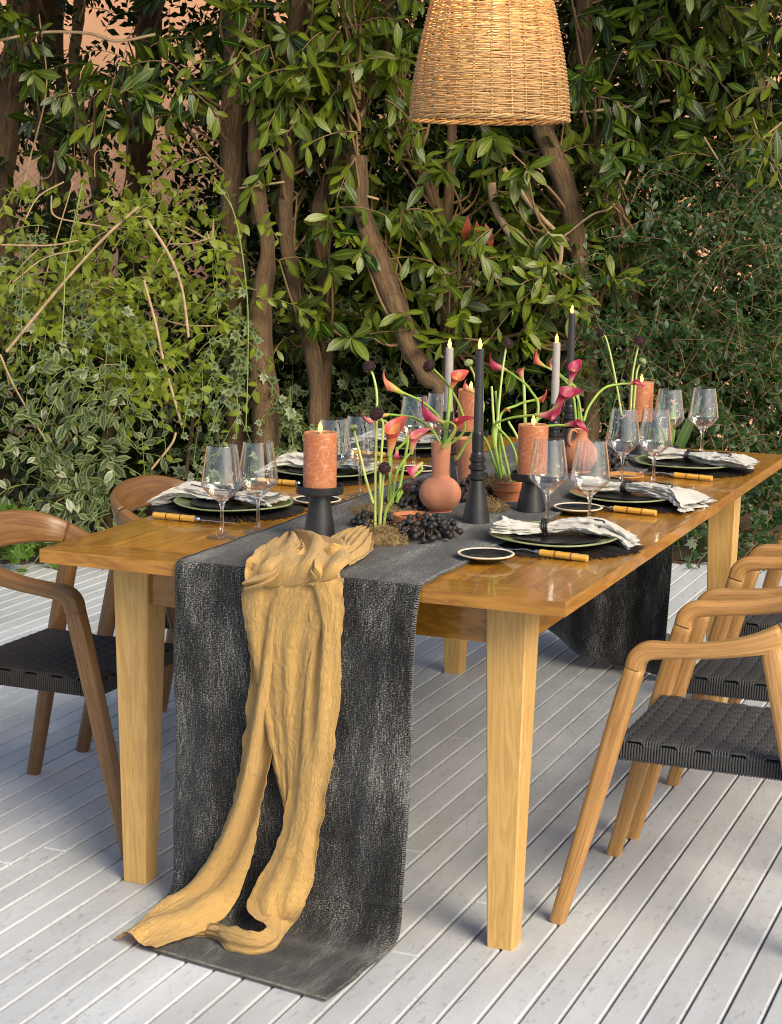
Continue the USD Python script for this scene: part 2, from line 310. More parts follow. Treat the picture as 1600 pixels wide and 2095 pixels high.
# ------------------------------------------------------------ chairs
def swept(P, r, n=24, sec=RR12, up=(0, 0, 1)):
    Q = spline(np.hstack([np.asarray(P, float), np.asarray(r, float)]), n)
    mb = MB(); mb.add(*tube(Q[:, :3], Q[:, 3:5], section=sec, up=up, fixed_up=True)); return mb
def make_chair(label, group, loc, rotz, wm, cm):
    t = thing('dining_chair', label, 'chair', loc, rotz, group)
    hz = []
    full = [(.1238, .209, .566), (.1165, .2095, .590), (.096, .210, .6060), (.05, .212, .612), (-.03, .216, .622), (-.11, .214, .640), (-.165, .200, .658), (-.203, .165, .673), (-.222, .11, .684), (-.231, .05, .690), (-.233, 0, .691)]
    full += [(x, -v, z) for x, v, z in full[-2::-1]]
    rad = [(.020, .0215), (.0205, .0215), (.019, .021), (.0165, .021), (.0165, .020), (.020, .019), (.028, .0155), (.036, .0125), (.041, .0102), (.043, .0095), (.043, .0095)]
    rad += rad[-2::-1]
    Q = spline(np.hstack([full, rad]), 121)
    # half axes: first along U (leaning up), second across
    T, U, Wd = frames(Q[:, :3])
    def piece(a, b):
        P = Q[a:b, :3]; Tt = nrm(np.gradient(Q[:, :3], axis=0))[a:b]
        lean = []
        for p in P:
            out = np.array([p[0] * .9, p[1] * .5, 0]); k = np.clip((.0 - p[0]) / .23, 0, 1)
            lean.append(np.array([0, 0, 1.0]) + nrm(np.array([-1.0, p[1] * 2, 0])) * .28 * k)
        lean = np.array(lean); front = np.abs(Tt[:, 2]) > .8
        Ud = lean - Tt * (lean * Tt).sum(1)[:, None]
        alt = np.array([1.0, 0, 0]) - Tt * Tt[:, :1]
        w = np.clip((np.abs(Tt[:, 2]) - .5) / .4, 0, 1)[:, None]
        Ud = nrm(nrm(Ud) * (1 - w) + nrm(alt) * w); Wd = np.cross(Tt, Ud)
        s = RR12; V = P[:, None] + Ud[:, None] * (s[None, :, :1] * Q[a:b, None, 3:4]) + Wd[:, None] * (s[None, :, 1:] * Q[a:b, None, 4:5])
        n = len(s); LL = np.r_[0, np.cumsum(np.linalg.norm(np.diff(P, axis=0), axis=1))]
        uv = np.stack([np.broadcast_to(np.linspace(0, 1, n)[None], (len(P), n)), np.broadcast_to(LL[:, None], (len(P), n))], -1).reshape(-1, 2)
        i = np.arange(len(P) - 1)[:, None] * n; j = np.arange(n)[None]; k = (j + 1) % n
        F = np.stack([i + j, i + k, i + n + k, i + n + j], -1).reshape(-1, 4); V = V.reshape(-1, 3)
        c = len(V); V = np.vstack([V, P[0], P[-1]]); uv = np.vstack([uv, uv[0], uv[-1]]); jj = np.arange(n); kk = (jj + 1) % n; e_ = (len(P) - 1) * n
        F = np.vstack([F[:, [0, 1, 2]], F[:, [0, 2, 3]], np.stack([np.full(n, c), kk, jj], 1), np.stack([np.full(n, c + 1), e_ + jj, e_ + kk], 1)])
        mb = MB(); mb.add(V, F, uv); return mb
    obj('armrest', piece(0, 37), wm, t, smooth=True)
    obj('backrest', piece(36, 85), wm, t, smooth=True)
    obj('armrest', piece(84, 121), wm, t, smooth=True)
    for s in (1, -1):
        v0, v1 = .209 * s, .219 * s
        obj('leg', swept([(.122, v0, .572), (.15, .211 * s, .47), (.20, .214 * s, .27), (.268, v1, 0)], [(.0200, .0214), (.0208, .020), (.0195, .018), (.0165, .015)], 14, up=(1, 0, 0)), wm, t, smooth=True)
        obj('leg', swept([(-.148, .203 * s, .637), (-.18, .207 * s, .5), (-.225, .21 * s, .3), (-.288, v1, 0)], [(.021, .0185), (.021, .0185), (.0195, .0175), (.0165, .0145)], 14, up=(1, 0, 0)), wm, t, smooth=True)
    zt = .405
    for s in (1, -1):
        obj('seat_rail', cbox(-.212, .158, s * .17 - .012, s * .17 + .012, zt - .036, zt - .010, .003), wm, t)
    obj('seat_rail', cbox(.134, .158, -.157, .157, zt - .036, zt - .010, .003), wm, t)
    obj('seat_rail', cbox(-.212, -.188, -.157, .157, zt - .036, zt - .010, .003), wm, t)
    # woven cord: bundles of three cords, twill over and under
    X0, X1, Vv = -.215, .162, .186
    nx_ = 21; nv = 21
    cx = np.linspace(X0 + .0088, X1 - .0088, nx_); cv = np.linspace(-Vv + .0088, Vv - .0088, nv)
    px0 = (cx[1] - cx[0]); pv0 = cv[1] - cv[0]; cr = .0029; A = .0044
    def sag(x, v): return -.010 * np.clip(1 - (x / .2) ** 2, 0, 1) * np.clip(1 - (v / .2) ** 2, 0, 1)
    for j in range(nx_):                                   # run across (v), wrap over the side rails
        mb = MB()
        for q in range(3):
            x = cx[j] + (q - 1) * px0 / 3.0
            vs, zs = [-Vv + .02, -Vv + .004, -Vv, -Vv + .002], [zt - .042, zt - .042, zt - .036, zt - .010]
            for k in range(nv):
                h = A if (j + 2 * k) % 4 < 2 else -A
                vs += [cv[k] - pv0 * .30, cv[k] + pv0 * .30]; zs += [zt - .003 + h + float(sag(x, cv[k]))] * 2
            vs += [Vv - .002, Vv, Vv - .004, Vv - .02]; zs += [zt - .010, zt - .036, zt - .042, zt - .042]
            mb.add(*tube(np.stack([np.full(len(vs), x), vs, zs], 1), cr, 5))
        obj('cord_bundle', mb.get(), cm, t, smooth=True)
    for k in range(nv):                                    # run front to back, wrap over the front and rear rails
        mb = MB()
        for q in range(3):
            v = cv[k] + (q - 1) * pv0 / 3.0
            xs_, zs = [X0 + .02, X0 + .004, X0, X0 + .002], [zt - .042, zt - .042, zt - .036, zt - .010]
            for j in range(nx_):
                h = -A if (j + 2 * k) % 4 < 2 else A
                xs_ += [cx[j] - px0 * .30, cx[j] + px0 * .30]; zs += [zt - .003 + h + float(sag(cx[j], v))] * 2
            xs_ += [X1 - .002, X1, X1 - .004, X1 - .02]; zs += [zt - .010, zt - .036, zt - .042, zt - .042]
            mb.add(*tube(np.stack([xs_, np.full(len(xs_), v), zs], 1), cr, 5))
        obj('cord_bundle', mb.get(), cm, t, smooth=True)
    return t
GR, GL = 'teak chairs along the right side of the table', 'dark chairs along the left side of the table'
cR = make_chair('light teak armchair with charcoal cord seat, nearest on the right side', GR, (1.34, .523, 0), math.pi, teak, cord_m)
dup(cR, 'light teak armchair with charcoal cord seat, middle of the right side row', (1.345, 1.095, 0), math.pi + .02)
dup(cR, 'light teak armchair, farthest of the right row, only its arms showing', (1.35, 1.70, 0), math.pi - .02)
cL = make_chair('darker teak armchair with black cord seat, cut off by the left picture edge', GL, (-.195, .455, 0), 0.0, walnut, cord_d)
dup(cL, 'darker teak armchair behind the near left table leg, curved backrest beside the wine glasses', (-.19, 1.12, 0), 0.015)
# ------------------------------------------------------------ the runner
runner_m = M('runner_weave', {
    'u': ('texture_coordinate', {}), 'm1': ('mapping', {'scale': (520, 30, 1)}), 'm2': ('mapping', {'scale': (190, 400, 1)}), 'm3': ('mapping', {'scale': (14, 4, 1)}),
    'n1': ('noise_texture', {'scale': 1, 'detail': 2, 'roughness': .6}), 'n2': ('noise_texture', {'scale': 1, 'detail': 2, 'roughness': .6}), 'n3': ('noise_texture', {'scale': 1, 'detail': 3}),
    'mm': ('mapping', {'scale': (420, 420, 1)}), 'ck': ('noise_texture', {'scale': 1, 'detail': 1}),
    'a': ('math', {'math_type': 'multiply_add', 'value2': .50}), 'b_': ('math', {'math_type': 'multiply_add', 'value2': .55}), 'c': ('math', {'math_type': 'multiply_add', 'value2': .55}),
    'r': ('rgb_ramp', {'ramp': [(.58, (.008, .0085, .010)), (.685, (.019, .020, .022)), (.80, (.090, .090, .088)), (.93, (.33, .32, .29))]}),
    's1': ('math', {'math_type': 'multiply_add', 'value2': .56, 'value3': -.39}),
    'b': ('bump', {'strength': .9, 'distance': .002}), 'p': ('principled_bsdf', {'roughness': .95, 'sheen_weight': .15, 'specular_ior_level': .1})},
    [('u.UV', 'm1.vector'), ('u.UV', 'm2.vector'), ('u.UV', 'm3.vector'), ('u.UV', 'mm.vector'), ('mm.vector', 'ck.vector'), ('m1.vector', 'n1.vector'), ('m2.vector', 'n2.vector'), ('m3.vector', 'n3.vector'),
     ('n3.fac', 's1.value1'), ('n1.fac', 'a.value1'), ('s1.value', 'a.value3'), ('n2.fac', 'b_.value1'), ('a.value', 'b_.value3'), ('ck.fac', 'c.value1'), ('b_.value', 'c.value3'), ('c.value', 'r.fac'),
     ('r.color', 'p.base_color'), ('n2.fac', 'b.height'), ('b.normal', 'p.normal')])
stitch_m = plain('hem_thread', (.16, .155, .14), .9, .7, 60)
run = thing('table_runner', 'charcoal flecked woven runner hanging over the near table end down to the deck', 'table runner')
def runner_grid():
    prof = []   # (y, z, shift in x)
    for y in np.linspace(2.0, .03, 60): prof.append((y, H + .0035, 0))
    for a in np.linspace(90, 180, 7)[1:]: prof.append((.004 + .013 * math.cos(math.radians(a)), H - .0095 + .013 * math.sin(math.radians(a)), 0))
    for z in np.linspace(.725, .09, 40): k = 1 - z / .75; prof.append((-.010 + .075 * k ** 1.25, z, -.052 * k))
    yb = prof[-1][0]
    for a in np.linspace(0, 90, 10)[1:]: prof.append((yb + .012 - .08 * (1 - math.cos(math.radians(a))) , .09 - .083 * math.sin(math.radians(a)), -.052))
    y = prof[-1][0]
    for k in np.linspace(0, 1, 26)[1:]: prof.append((y - k * (y + .219), .0055 + .004 * math.sin(k * 7) ** 2 * (1 - k), -.052 + .020 * k))
    return np.array(prof)
pf = runner_grid()
Lp = np.r_[0, np.cumsum(np.linalg.norm(np.diff(pf[:, :2], axis=0), axis=1))]
NC = 49; uu = np.linspace(0, 1, NC)
RX0, RX1 = .335, .867
G = np.zeros((len(pf), NC, 3)); G[:, :, 0] = RX0 + (RX1 - RX0) * uu[None] + pf[:, 2:3]; G[:, :, 1] = pf[:, :1]; G[:, :, 2] = pf[:, 1:2]
hang = np.clip((.72 - G[:, :, 2]) / .2, 0, 1) * np.clip((G[:, :, 2] - .02) / .12, 0, 1)
nz = meshkit.fbm(np.stack([G[:, :, 0] * 5, G[:, :, 2] * 1.6, np.zeros_like(G[:, :, 0])], -1), 3, 5) - .5
G[:, :, 1] += hang * (nz * .05 + .006 * np.sin(uu[None] * 17 + 1.2 + G[:, :, 2] * 2))
floorpart = (G[:, :, 2] < .03)
kf = np.clip((.03 - G[:, :1, 1]) / .25, 0, 1) * floorpart; G[:, :, 1] += kf * (uu[None] - .5) * -.07; G[:, :, 0] += kf * ((.345 + .440 * uu[None]) - G[:, :, 0]) * .95
flat = (G[:, :, 2] > .76)
G[:, :, 2] += flat * (meshkit.fbm(np.stack([G[:, :, 0] * 9, G[:, :, 1] * 9, np.ones_like(nz)], -1), 3, 9)) * .004
edge_w = (meshkit.fbm(np.stack([Lp * 9, Lp * 0, Lp * 0], -1), 3, 2) - .5) * .012
edge_v = (meshkit.fbm(np.stack([Lp * 9, Lp * 0 + 7, Lp * 0], -1), 3, 2) - .5) * .012
G[:, :, 0] += edge_w[:, None] * (1 - uu[None]) ** 6 + edge_v[:, None] * uu[None] ** 6
rv, rf, ruv = sheet(G, .0035, np.stack([np.broadcast_to((uu * .53)[None], G.shape[:2]), np.broadcast_to(Lp[:, None], G.shape[:2])], -1))
mb = MB(); mb.add(rv, rf, ruv); obj('cloth', mb, runner_m, run, smooth=True)
def stitches(P, out, mat, r=.0008, step=.0046):
    P = np.asarray(P); d = np.r_[0, np.cumsum(np.linalg.norm(np.diff(P, axis=0), axis=1))]
    s = np.arange(0, d[-1], step); Q = np.stack([np.interp(s, d, P[:, k]) for k in range(3)], 1); T = nrm(np.gradient(Q, axis=0)); O = np.asarray(out, float)
    mb = MB(); rr = random.Random(4)
    for q, t in zip(Q, T):
        o_ = nrm(O - t * (O @ t)); nn = np.cross(t, o_); k = rr.uniform(-.0015, .0015)
        mb.add(*tube([q - o_ * .006 + nn * .0026 + t * k, q + o_ * .0012 + nn * .0018, q + o_ * .0012 - nn * .0018, q - o_ * .006 - nn * .0026 + t * (k + .002)], r, 4))
    return mb.get()
i0 = 58
obj('edge_stitching', stitches(G[:, 0], (-1, 0, 0), runner_m), cord_m, run)
obj('edge_stitching', stitches(G[:, -1], (1, 0, 0), runner_m), stitch_m, run)
obj('edge_stitching', stitches(G[-1], (0, -1, 0), runner_m, .0010), stitch_m, run)
# the far half, a second length that hangs over the far end and bags out on the deck
run2 = thing('table_runner', 'charcoal runner drape seen under the table, bagging on the deck beyond the far end', 'table runner')
pr2 = [(y, H + .004, 0) for y in np.linspace(2.003, 2.262, 10)] + [(L + .002 + .013 * math.cos(math.radians(a)), H - .0095 + .013 * math.sin(math.radians(a)), 0) for a in np.linspace(90, 0, 7)]
for z in np.linspace(.72, .10, 26): k = 1 - z / .75; pr2.append((L + .014 + .02 * math.sin(k * 3.1), z, -.02 * k))
for a in np.linspace(0, 200, 16)[1:]: pr2.append((L + .062 - .05 * math.cos(math.radians(a)), .10 - .088 * math.sin(math.radians(min(a, 180))) * (1 if a <= 90 else 1), -.02))
pr2 = np.array([p for p in pr2 if p[1] >= .0059])
for k in np.linspace(0, 1, 8)[1:]: pr2 = np.vstack([pr2, [pr2[-1][0] + .03, max(.10 - k * .02, .05), -.02]])
G2 = np.zeros((len(pr2), 33, 3)); u2 = np.linspace(0, 1, 33)
G2[:, :, 0] = .345 + .475 * u2[None] + pr2[:, 2:3]; G2[:, :, 1] = pr2[:, :1]; G2[:, :, 2] = pr2[:, 1:2]
low = np.clip((.76 - G2[:, :, 2]) / .76, 0, 1)
G2[:, :, 1] += low * .035 * np.sin(u2[None] * 9 + 1) + low * .20 * (1 - u2[None]) ** 2
G2[:, :, 2] += .10 * (1 - u2[None]) ** 2 * low * (G2[:, :, 2] < .3) * .6
L2 = np.r_[0, np.cumsum(np.linalg.norm(np.diff(pr2[:, :2], axis=0), axis=1))]
mb = MB(); mb.add(*sheet(G2, .004, np.stack([np.broadcast_to((u2 * .5)[None], G2.shape[:2]), np.broadcast_to(L2[:, None], G2.shape[:2])], -1))); obj('cloth', mb, runner_m, run2, smooth=True)
obj('edge_stitching', stitches(G2[:, -1], (1, 0, 0), runner_m), cord_d, run2)

# ------------------------------------------------------------ the mustard gauze cloth
gauze_m = M('mustard_gauze', {
    'u': ('texture_coordinate', {}), 'm1': ('mapping', {'scale': (230, 70, 1)}), 'm2': ('mapping', {'scale': (700, 500, 1)}), 'm3': ('mapping', {'scale': (75, 60, 1)}),
    'n1': ('noise_texture', {'scale': 1, 'detail': 4, 'roughness': .65, 'distortion': .8}), 'n2': ('noise_texture', {'scale': 1, 'detail': 2}), 'n3': ('noise_texture', {'scale': 1, 'detail': 4, 'roughness': .7}),
    'r': ('rgb_ramp', {'ramp': [(.3, (.64, .415, .145)), (.55, (.70, .465, .170)), (.75, (.74, .505, .20))]}),
    'ad': ('math', {'math_type': 'multiply_add', 'value2': .35}), 'ae': ('math', {'math_type': 'multiply_add', 'value2': .25}),
    'b': ('bump', {'strength': 1.0, 'distance': .006}), 'd': ('principled_bsdf', {'roughness': .95, 'sheen_weight': .2, 'specular_ior_level': .15}), 'tr': ('translucent_bsdf', {'color': (.74, .46, .14)}), 'mx': ('mix_closure', {'fac': .34})},
    [('u.UV', 'm1.vector'), ('u.UV', 'm2.vector'), ('u.UV', 'm3.vector'), ('m1.vector', 'n1.vector'), ('m2.vector', 'n2.vector'), ('m3.vector', 'n3.vector'), ('n1.fac', 'r.fac'), ('r.color', 'd.base_color'),
     ('n3.fac', 'ad.value1'), ('n1.fac', 'ad.value3'), ('n2.fac', 'ae.value1'), ('ad.value', 'ae.value3'), ('ae.value', 'b.height'), ('b.normal', 'd.normal'), ('d.BSDF', 'mx.closure1'), ('tr.BSDF', 'mx.closure2')], surface='mx.closure')
gz = thing('gauze_cloth', 'mustard yellow crinkled gauze cloth draped over the runner, its two tails reaching the deck', 'cloth')
def gauze(rows, n, cols, folds, amp, seed, bulge=.0, th=.0009, outdir=None, curl=0.):
    """rows: (left xyz, right xyz, lift); pleats run along the length"""
    n, cols = int(n * 2.6), int(cols * 2.4)
    R_ = np.array([np.r_[a, b, l] for a, b, l in rows]); Q = spline(R_, n); u = np.linspace(0, 1, cols)
    A, B = Q[:, :3], Q[:, 3:6]; C_ = A[:, None] * (1 - u[None, :, None]) + B[:, None] * u[None, :, None]
    T = nrm(np.gradient((A + B) / 2, axis=0)); S = nrm(B - A); N = np.cross(S, T)
    sg = np.sign((N[:n // 2] @ np.asarray((0, -1, .2) if outdir is None else outdir)).sum()); N = N * (sg if sg else 1)
    Lq = np.r_[0, np.cumsum(np.linalg.norm(np.diff((A + B) / 2, axis=0), axis=1))]
    rr = np.random.default_rng(seed); off = np.zeros((n, cols)); w_mean = float(np.linalg.norm(B - A, axis=1).mean()) * 1.25; n, cols = n, cols
    for k in range(folds):
        fr = rr.uniform(1.2, 4.5); ph = rr.uniform(0, 6.28); dr = rr.uniform(-6, 6)
        off += np.sin(6.283 * fr * u[None] + ph + dr * Lq[:, None] * 2.0 + .8 * np.sin(Lq[:, None] * 7 + ph)) / folds * 1.6
    off = np.abs(off) ** .8 * np.sign(off)
    um = u[None] * w_mean; sw = um + .012 * np.sin(Lq[:, None] * 11 + seed) + .006 * np.sin(Lq[:, None] * 31 + um * 40)
    def fb(fx, fy, o, k): return meshkit.fbm(np.stack([sw * fx, Lq[:, None] * fy + 0 * um, np.full((n, cols), k * 7.7 + seed)], -1), o, seed + k) - .5
    def ridge(fx, fy, k): return (.5 - np.abs(fb(fx, fy, 2, k)) * 2.4)      # narrow raised crinkles running along the cloth
    fine = ridge(80, 16, 1) * .30 + ridge(150, 34, 2) * .26 + fb(120, 95, 3, 3) * .62 + fb(42, 26, 2, 4) * .75
    off = off * (.35 + 1.5 * (fb(9, 5, 2, 6) + .5))
    w = np.linalg.norm(B - A, axis=1)[:, None]
    lift = Q[:, 6:7] + bulge * np.sin(np.pi * u[None]) * w + amp * (off * .75 + .3) + fine * .0056 - curl * np.abs(2 * u[None] - 1) ** 6
    lift = np.maximum(lift, .002 + .001 * u[None])
    E = C_ + N[:, None] * lift[..., None]
    jig = meshkit.fbm(np.stack([Lq * 28, Lq * 0 + seed, Lq * 0], -1), 3, seed) - .5
    ed = np.clip(1 - np.minimum(u, 1 - u) / .12, 0, 1)[None, :, None]; jj_ = np.where(u < .5, 1, -1)[None, :, None]; E += S[:, None] * (jig[:, None] * .012)[..., None] * ed * jj_
    full = np.linspace(0, 1, cols) * w.mean() * 1.3
    uv = np.stack([np.broadcast_to(full[None] + seed, (n, cols)), np.broadcast_to(Lq[:, None], (n, cols))], -1)
    mb = MB(); mb.add(*sheet(E, th, uv)); return mb, E
def hp(x, y, dy=0.0):
    """point on the hanging runner face under a place of the drape"""
    k = 0.0
    for _ in range(5):
        z = on(x, y, 1, -.012 + .075 * k ** 1.25 - dy)[2]; k = float(np.clip(1 - z / .75, 0, 1))
    return on(x, y, 1, -.012 + .075 * k ** 1.25 - dy)
def fl(x, y, z): return on(x, y, 2, z)
def pull(p, y): return np.array([p[0], y, p[2]])
top = H + .008
# left tail
rowsA = [(hp(522, 1215), hp(610, 1215), .004), (hp(519, 1310), hp(600, 1310), .004), (hp(512, 1400), hp(590, 1400), .005), (hp(500, 1500), hp(574, 1500), .006), (hp(484, 1600, .004), hp(556, 1600, .004), .006),
         (hp(455, 1700, .012), hp(537, 1690, .012), .008), (hp(415, 1780, .03), hp(518, 1770, .03), .008), (hp(362, 1838, .07), hp(492, 1838, .06), .010), (fl(318, 1868, .03), fl(450, 1886, .03), .008), (fl(272, 1898, .012), fl(378, 1926, .016), .006), (fl(236, 1922, .006), fl(318, 1950, .007), .002)]
mbA, EA = gauze(rowsA, 110, 46, 3, .0120, 11, .12, outdir=(0, -1, .2))
obj('tail', mbA, gauze_m, gz, smooth=True)
# right tail, running down from under the flap and curling round into a loop on the deck
rowsB = [(hp(622, 1190, .012), hp(706, 1180, .012), .006), (hp(645, 1280, .008), hp(705, 1270, .010), .007), (hp(632, 1370, .008), hp(703, 1370, .012), .009), (hp(616, 1460, .008), hp(697, 1460, .012), .010), (hp(602, 1560, .008), hp(684, 1560, .012), .010), (hp(590, 1650, .010), hp(670, 1650, .012), .010),
         (hp(572, 1720, .018), hp(655, 1730, .018), .010), (hp(540, 1790, .035), hp(642, 1800, .030), .011), (hp(512, 1850, .07), hp(620, 1858, .06), .010), (fl(516, 1880, .052), fl(598, 1892, .020), .008), (fl(536, 1893, .050), fl(574, 1922, .008), .008), (fl(536, 1902, .050), fl(552, 1942, .006), .009), (fl(516, 1904, .050), fl(512, 1949, .006), .012), (fl(488, 1899, .046), fl(476, 1943, .006), .012), (fl(462, 1890, .044), fl(453, 1922, .006), .010), (fl(436, 1885, .038), fl(424, 1914, .006), .010), (fl(404, 1899, .022), fl(396, 1917, .006), .004)]
mbB, EB = gauze(rowsB, 150, 46, 3, .0085, 29, .12, outdir=None)
obj('tail', mbB, gauze_m, gz, smooth=True)
# the flap in front
rowsC = [(hp(512, 1150, .006), hp(700, 1168, .010), .004), (hp(501, 1215, .010), hp(700, 1215, .016), .006), (hp(507, 1290, .014), hp(660, 1290, .016), .006), (hp(522, 1370, .014), hp(645, 1370, .016), .006), (hp(538, 1450, .014), hp(632, 1450, .016), .006), (hp(556, 1530, .014), hp(622, 1530, .016), .006), (hp(572, 1600, .014), hp(612, 1600, .015), .005), (hp(584, 1655, .012), hp(601, 1655, .013), .004)]
mbC, EC = gauze(rowsC, 100, 60, 2, .0030, 5, .03, outdir=(0, -1, .1), curl=.004)
obj('flap', mbC, gauze_m, gz, smooth=True)
hem = lambda E, side: tube(spline(E[::5, side], 160) + np.array([0, -.0012, 0]), .0024, 6)
mb = MB(); mb.add(*hem(EC, 0)); obj('hem', mb, gauze_m, gz, smooth=True)
# bunch lying on the table round the candle stand
def bunch(rows, n, cols, folds, amp, seed, bulge, name, od=(0, 0, 1)):
    b_, E_ = gauze(rows, n, cols, folds, amp, seed, bulge, outdir=od); obj(name, b_, gauze_m, gz, smooth=True); return E_
def tp(x, y, z=.006): return fl(x, y, H + z)
rowsT = [(tp(585, 1098), tp(612, 1088), .006), (tp(556, 1122, .010), tp(668, 1112, .010), .012), (tp(528, 1142, .012), tp(715, 1128, .014), .016), (tp(512, 1163, .008), tp(720, 1150, .016), .014), (hp(505, 1182, .012), hp(708, 1172, .014), .012), (hp(503, 1200, .018), hp(640, 1200, .020), .008)]
ET = bunch(rowsT, 60, 70, 4, .010, 41, .05, 'gathered_top')
rowsU = [(tp(690, 1150, .012), tp(716, 1166, .010), .008), (tp(700, 1122, .022), tp(752, 1150, .010), .014), (tp(716, 1098, .030), tp(760, 1128, .014), .016), (tp(732, 1084, .030), tp(757, 1108, .014), .012), (tp(738, 1084, .012), tp(752, 1096, .006), .006)]
bunch(rowsU, 50, 30, 3, .008, 43, .22, 'fold', (-.2, -.4, 1))
rowsV = [(hp(504, 1184, .026), hp(512, 1205, .024), .006), (hp(548, 1170, .030), hp(552, 1190, .030), .008), (tp(585, 1142, .024), tp(592, 1166, .010), .010), (tp(620, 1126, .030), tp(630, 1150, .018), .010), (tp(652, 1138, .034), tp(645, 1160, .020), .010), (hp(664, 1165, .036), hp(648, 1184, .034), .008), (hp(648, 1196, .032), hp(636, 1190, .030), .004)]
bunch(rowsV, 80, 22, 3, .006, 47, .3, 'rolled_fold', (0, -1, .6))
rowsW = [(tp(600, 1122, .02), tp(612, 1136, .012), .006), (tp(640, 1128, .024), tp(648, 1146, .014), .010), (tp(680, 1136, .024), tp(682, 1158, .012), .010), (tp(712, 1128, .024), tp(722, 1150, .014), .008), (tp(742, 1118, .02), tp(752, 1134, .012), .006)]
bunch(rowsW, 60, 22, 3, .006, 49, .3, 'rolled_fold', (0, -.6, 1))
rowsX = [(tp(556, 1108, .012), tp(575, 1120, .008), .006), (tp(536, 1126, .012), tp(552, 1140, .010), .010), (tp(518, 1148, .010), tp(534, 1158, .010), .008), (hp(508, 1172, .014), hp(524, 1180, .014), .006)]
bunch(rowsX, 50, 22, 3, .006, 53, .3, 'rolled_fold', (0, -.4, 1))
rowsY = [(tp(668, 1118, .008), tp(690, 1134, .008), .006), (tp(690, 1104, .016), tp(712, 1122, .010), .010), (tp(712, 1092, .022), tp(735, 1112, .010), .010), (tp(735, 1086, .02), tp(752, 1100, .008), .006)]
bunch(rowsY, 50, 22, 3, .006, 57, .3, 'rolled_fold', (0, -.4, 1))

# ------------------------------------------------------------ wicker pendant lamp
wick_m = M('wicker', {
    'oi': ('object_info', {}), 't': ('texture_coordinate', {}), 'n': ('noise_texture', {'scale': 30, 'detail': 4, 'roughness': .7}), 'a': ('math', {'math_type': 'multiply_add', 'value2': .5}),
    'r': ('rgb_ramp', {'ramp': [(.3, (.36, .21, .08)), (.6, (.55, .36, .155)), (.95, (.70, .50, .26))]}),
    'p': ('principled_bsdf', {'roughness': .55}), 'tr': ('translucent_bsdf', {'color': (.62, .33, .09)}), 'mx': ('mix_closure', {'fac': .28})},
    [('t.object', 'n.vector'), ('oi.random', 'a.value1'), ('n.fac', 'a.value3'), ('a.value', 'r.fac'), ('r.color', 'p.base_color'), ('p.BSDF', 'mx.closure1'), ('tr.BSDF', 'mx.closure2')], surface='mx.closure')
lamp = thing('pendant_lamp', 'lit bell shaped wicker pendant lamp hanging over the table', 'pendant lamp', (.58, 1.14, 1.70))
zz = np.array([0, .05, .12, .20, .29, .36, .41, .445, .462]); rr_ = np.array([.1965, .1935, .1845, .169, .147, .121, .092, .058, .032])
fz = np.linspace(0, .462, 400); ss = np.r_[0, np.cumsum(np.hypot(np.diff(fz), np.diff(np.interp(fz, zz, rr_))))]
from scipy.interpolate import CubicSpline
cs = CubicSpline(zz, rr_); fr_ = cs(fz); ss = np.r_[0, np.cumsum(np.hypot(np.diff(fz), np.diff(fr_)))]
NS = 26
def prof(s): z = np.interp(s, ss, fz); return np.interp(z, fz, fr_), z
rl = random.Random(12); ang = [2 * math.pi * (k + rl.uniform(-.12, .12)) / NS for k in range(NS)]
for k in range(NS):
    s = np.linspace(.004, ss[-1] - .004, 40); r_, z_ = prof(s); a = ang[k] + .06 * np.sin(s * 9 + k) * .3
    P = np.stack([r_ * np.cos(a), r_ * np.sin(a), z_], 1); obj('stake', MB().add(*tube(P, .0027, 5)).get(), wick_m, lamp, smooth=True)
rows = 112; sp = (ss[-1] - .012) / rows
for q in range(rows):
    n_ = NS * 4 if q < 95 else NS * 2
    th = np.linspace(0, 2 * np.pi, n_ + 1); par = q % 2
    s = .008 + q * sp + sp * th / (2 * np.pi) + .0008 * np.sin(th * 5 + q * 1.7) + .0006 * np.sin(th * 13 + q)
    r_, z_ = prof(s); wv = np.cos(th * NS / 2 + math.pi * par) * .0037
    x_ = nrm(np.stack([np.full_like(r_, 1.0), np.zeros_like(r_)], 1))
    P = np.stack([(r_ + wv) * np.cos(th), (r_ + wv) * np.sin(th), z_], 1)
    obj('wicker_weaver', MB().add(*tube(P, rl.uniform(.0016, .0021), 5, cap=False)).get(), wick_m, lamp, smooth=True)
for k in range(3):
    th = np.linspace(0, 2 * np.pi, NS * 6 + 1); r_ = .1965 + .0035 * np.cos(th * NS / 2 + k * 2.1); z_ = .002 + .0035 * np.sin(th * NS / 2 + k * 2.1)
    obj('rim', MB().add(*tube(np.stack([r_ * np.cos(th), r_ * np.sin(th), z_], 1), .0028, 6, cap=False)).get(), wick_m, lamp, smooth=True)
obj('lamp_holder', lath([(0, .395), (.018, .395), (.021, .40), (.021, .455), (.012, .470), (0, .470)], 20), blackm, lamp, smooth=30)
obj('cord', MB().add(*tube([(0, 0, .466), (0, 0, 2.1)], .0032, 8)).get(), blackm, lamp, smooth=True)
bulb_m = M('bulb', {'e': ('emission', {'color': (1.0, .70, .34), 'strength': 62.0})}, surface='e.emission')
obj('bulb', lath([(0, .300)] + arc(0, .335, .030, -80, 50, 10) + [(.013, .375), (.013, .396), (0, .396)], 20), bulb_m, lamp, smooth=True)
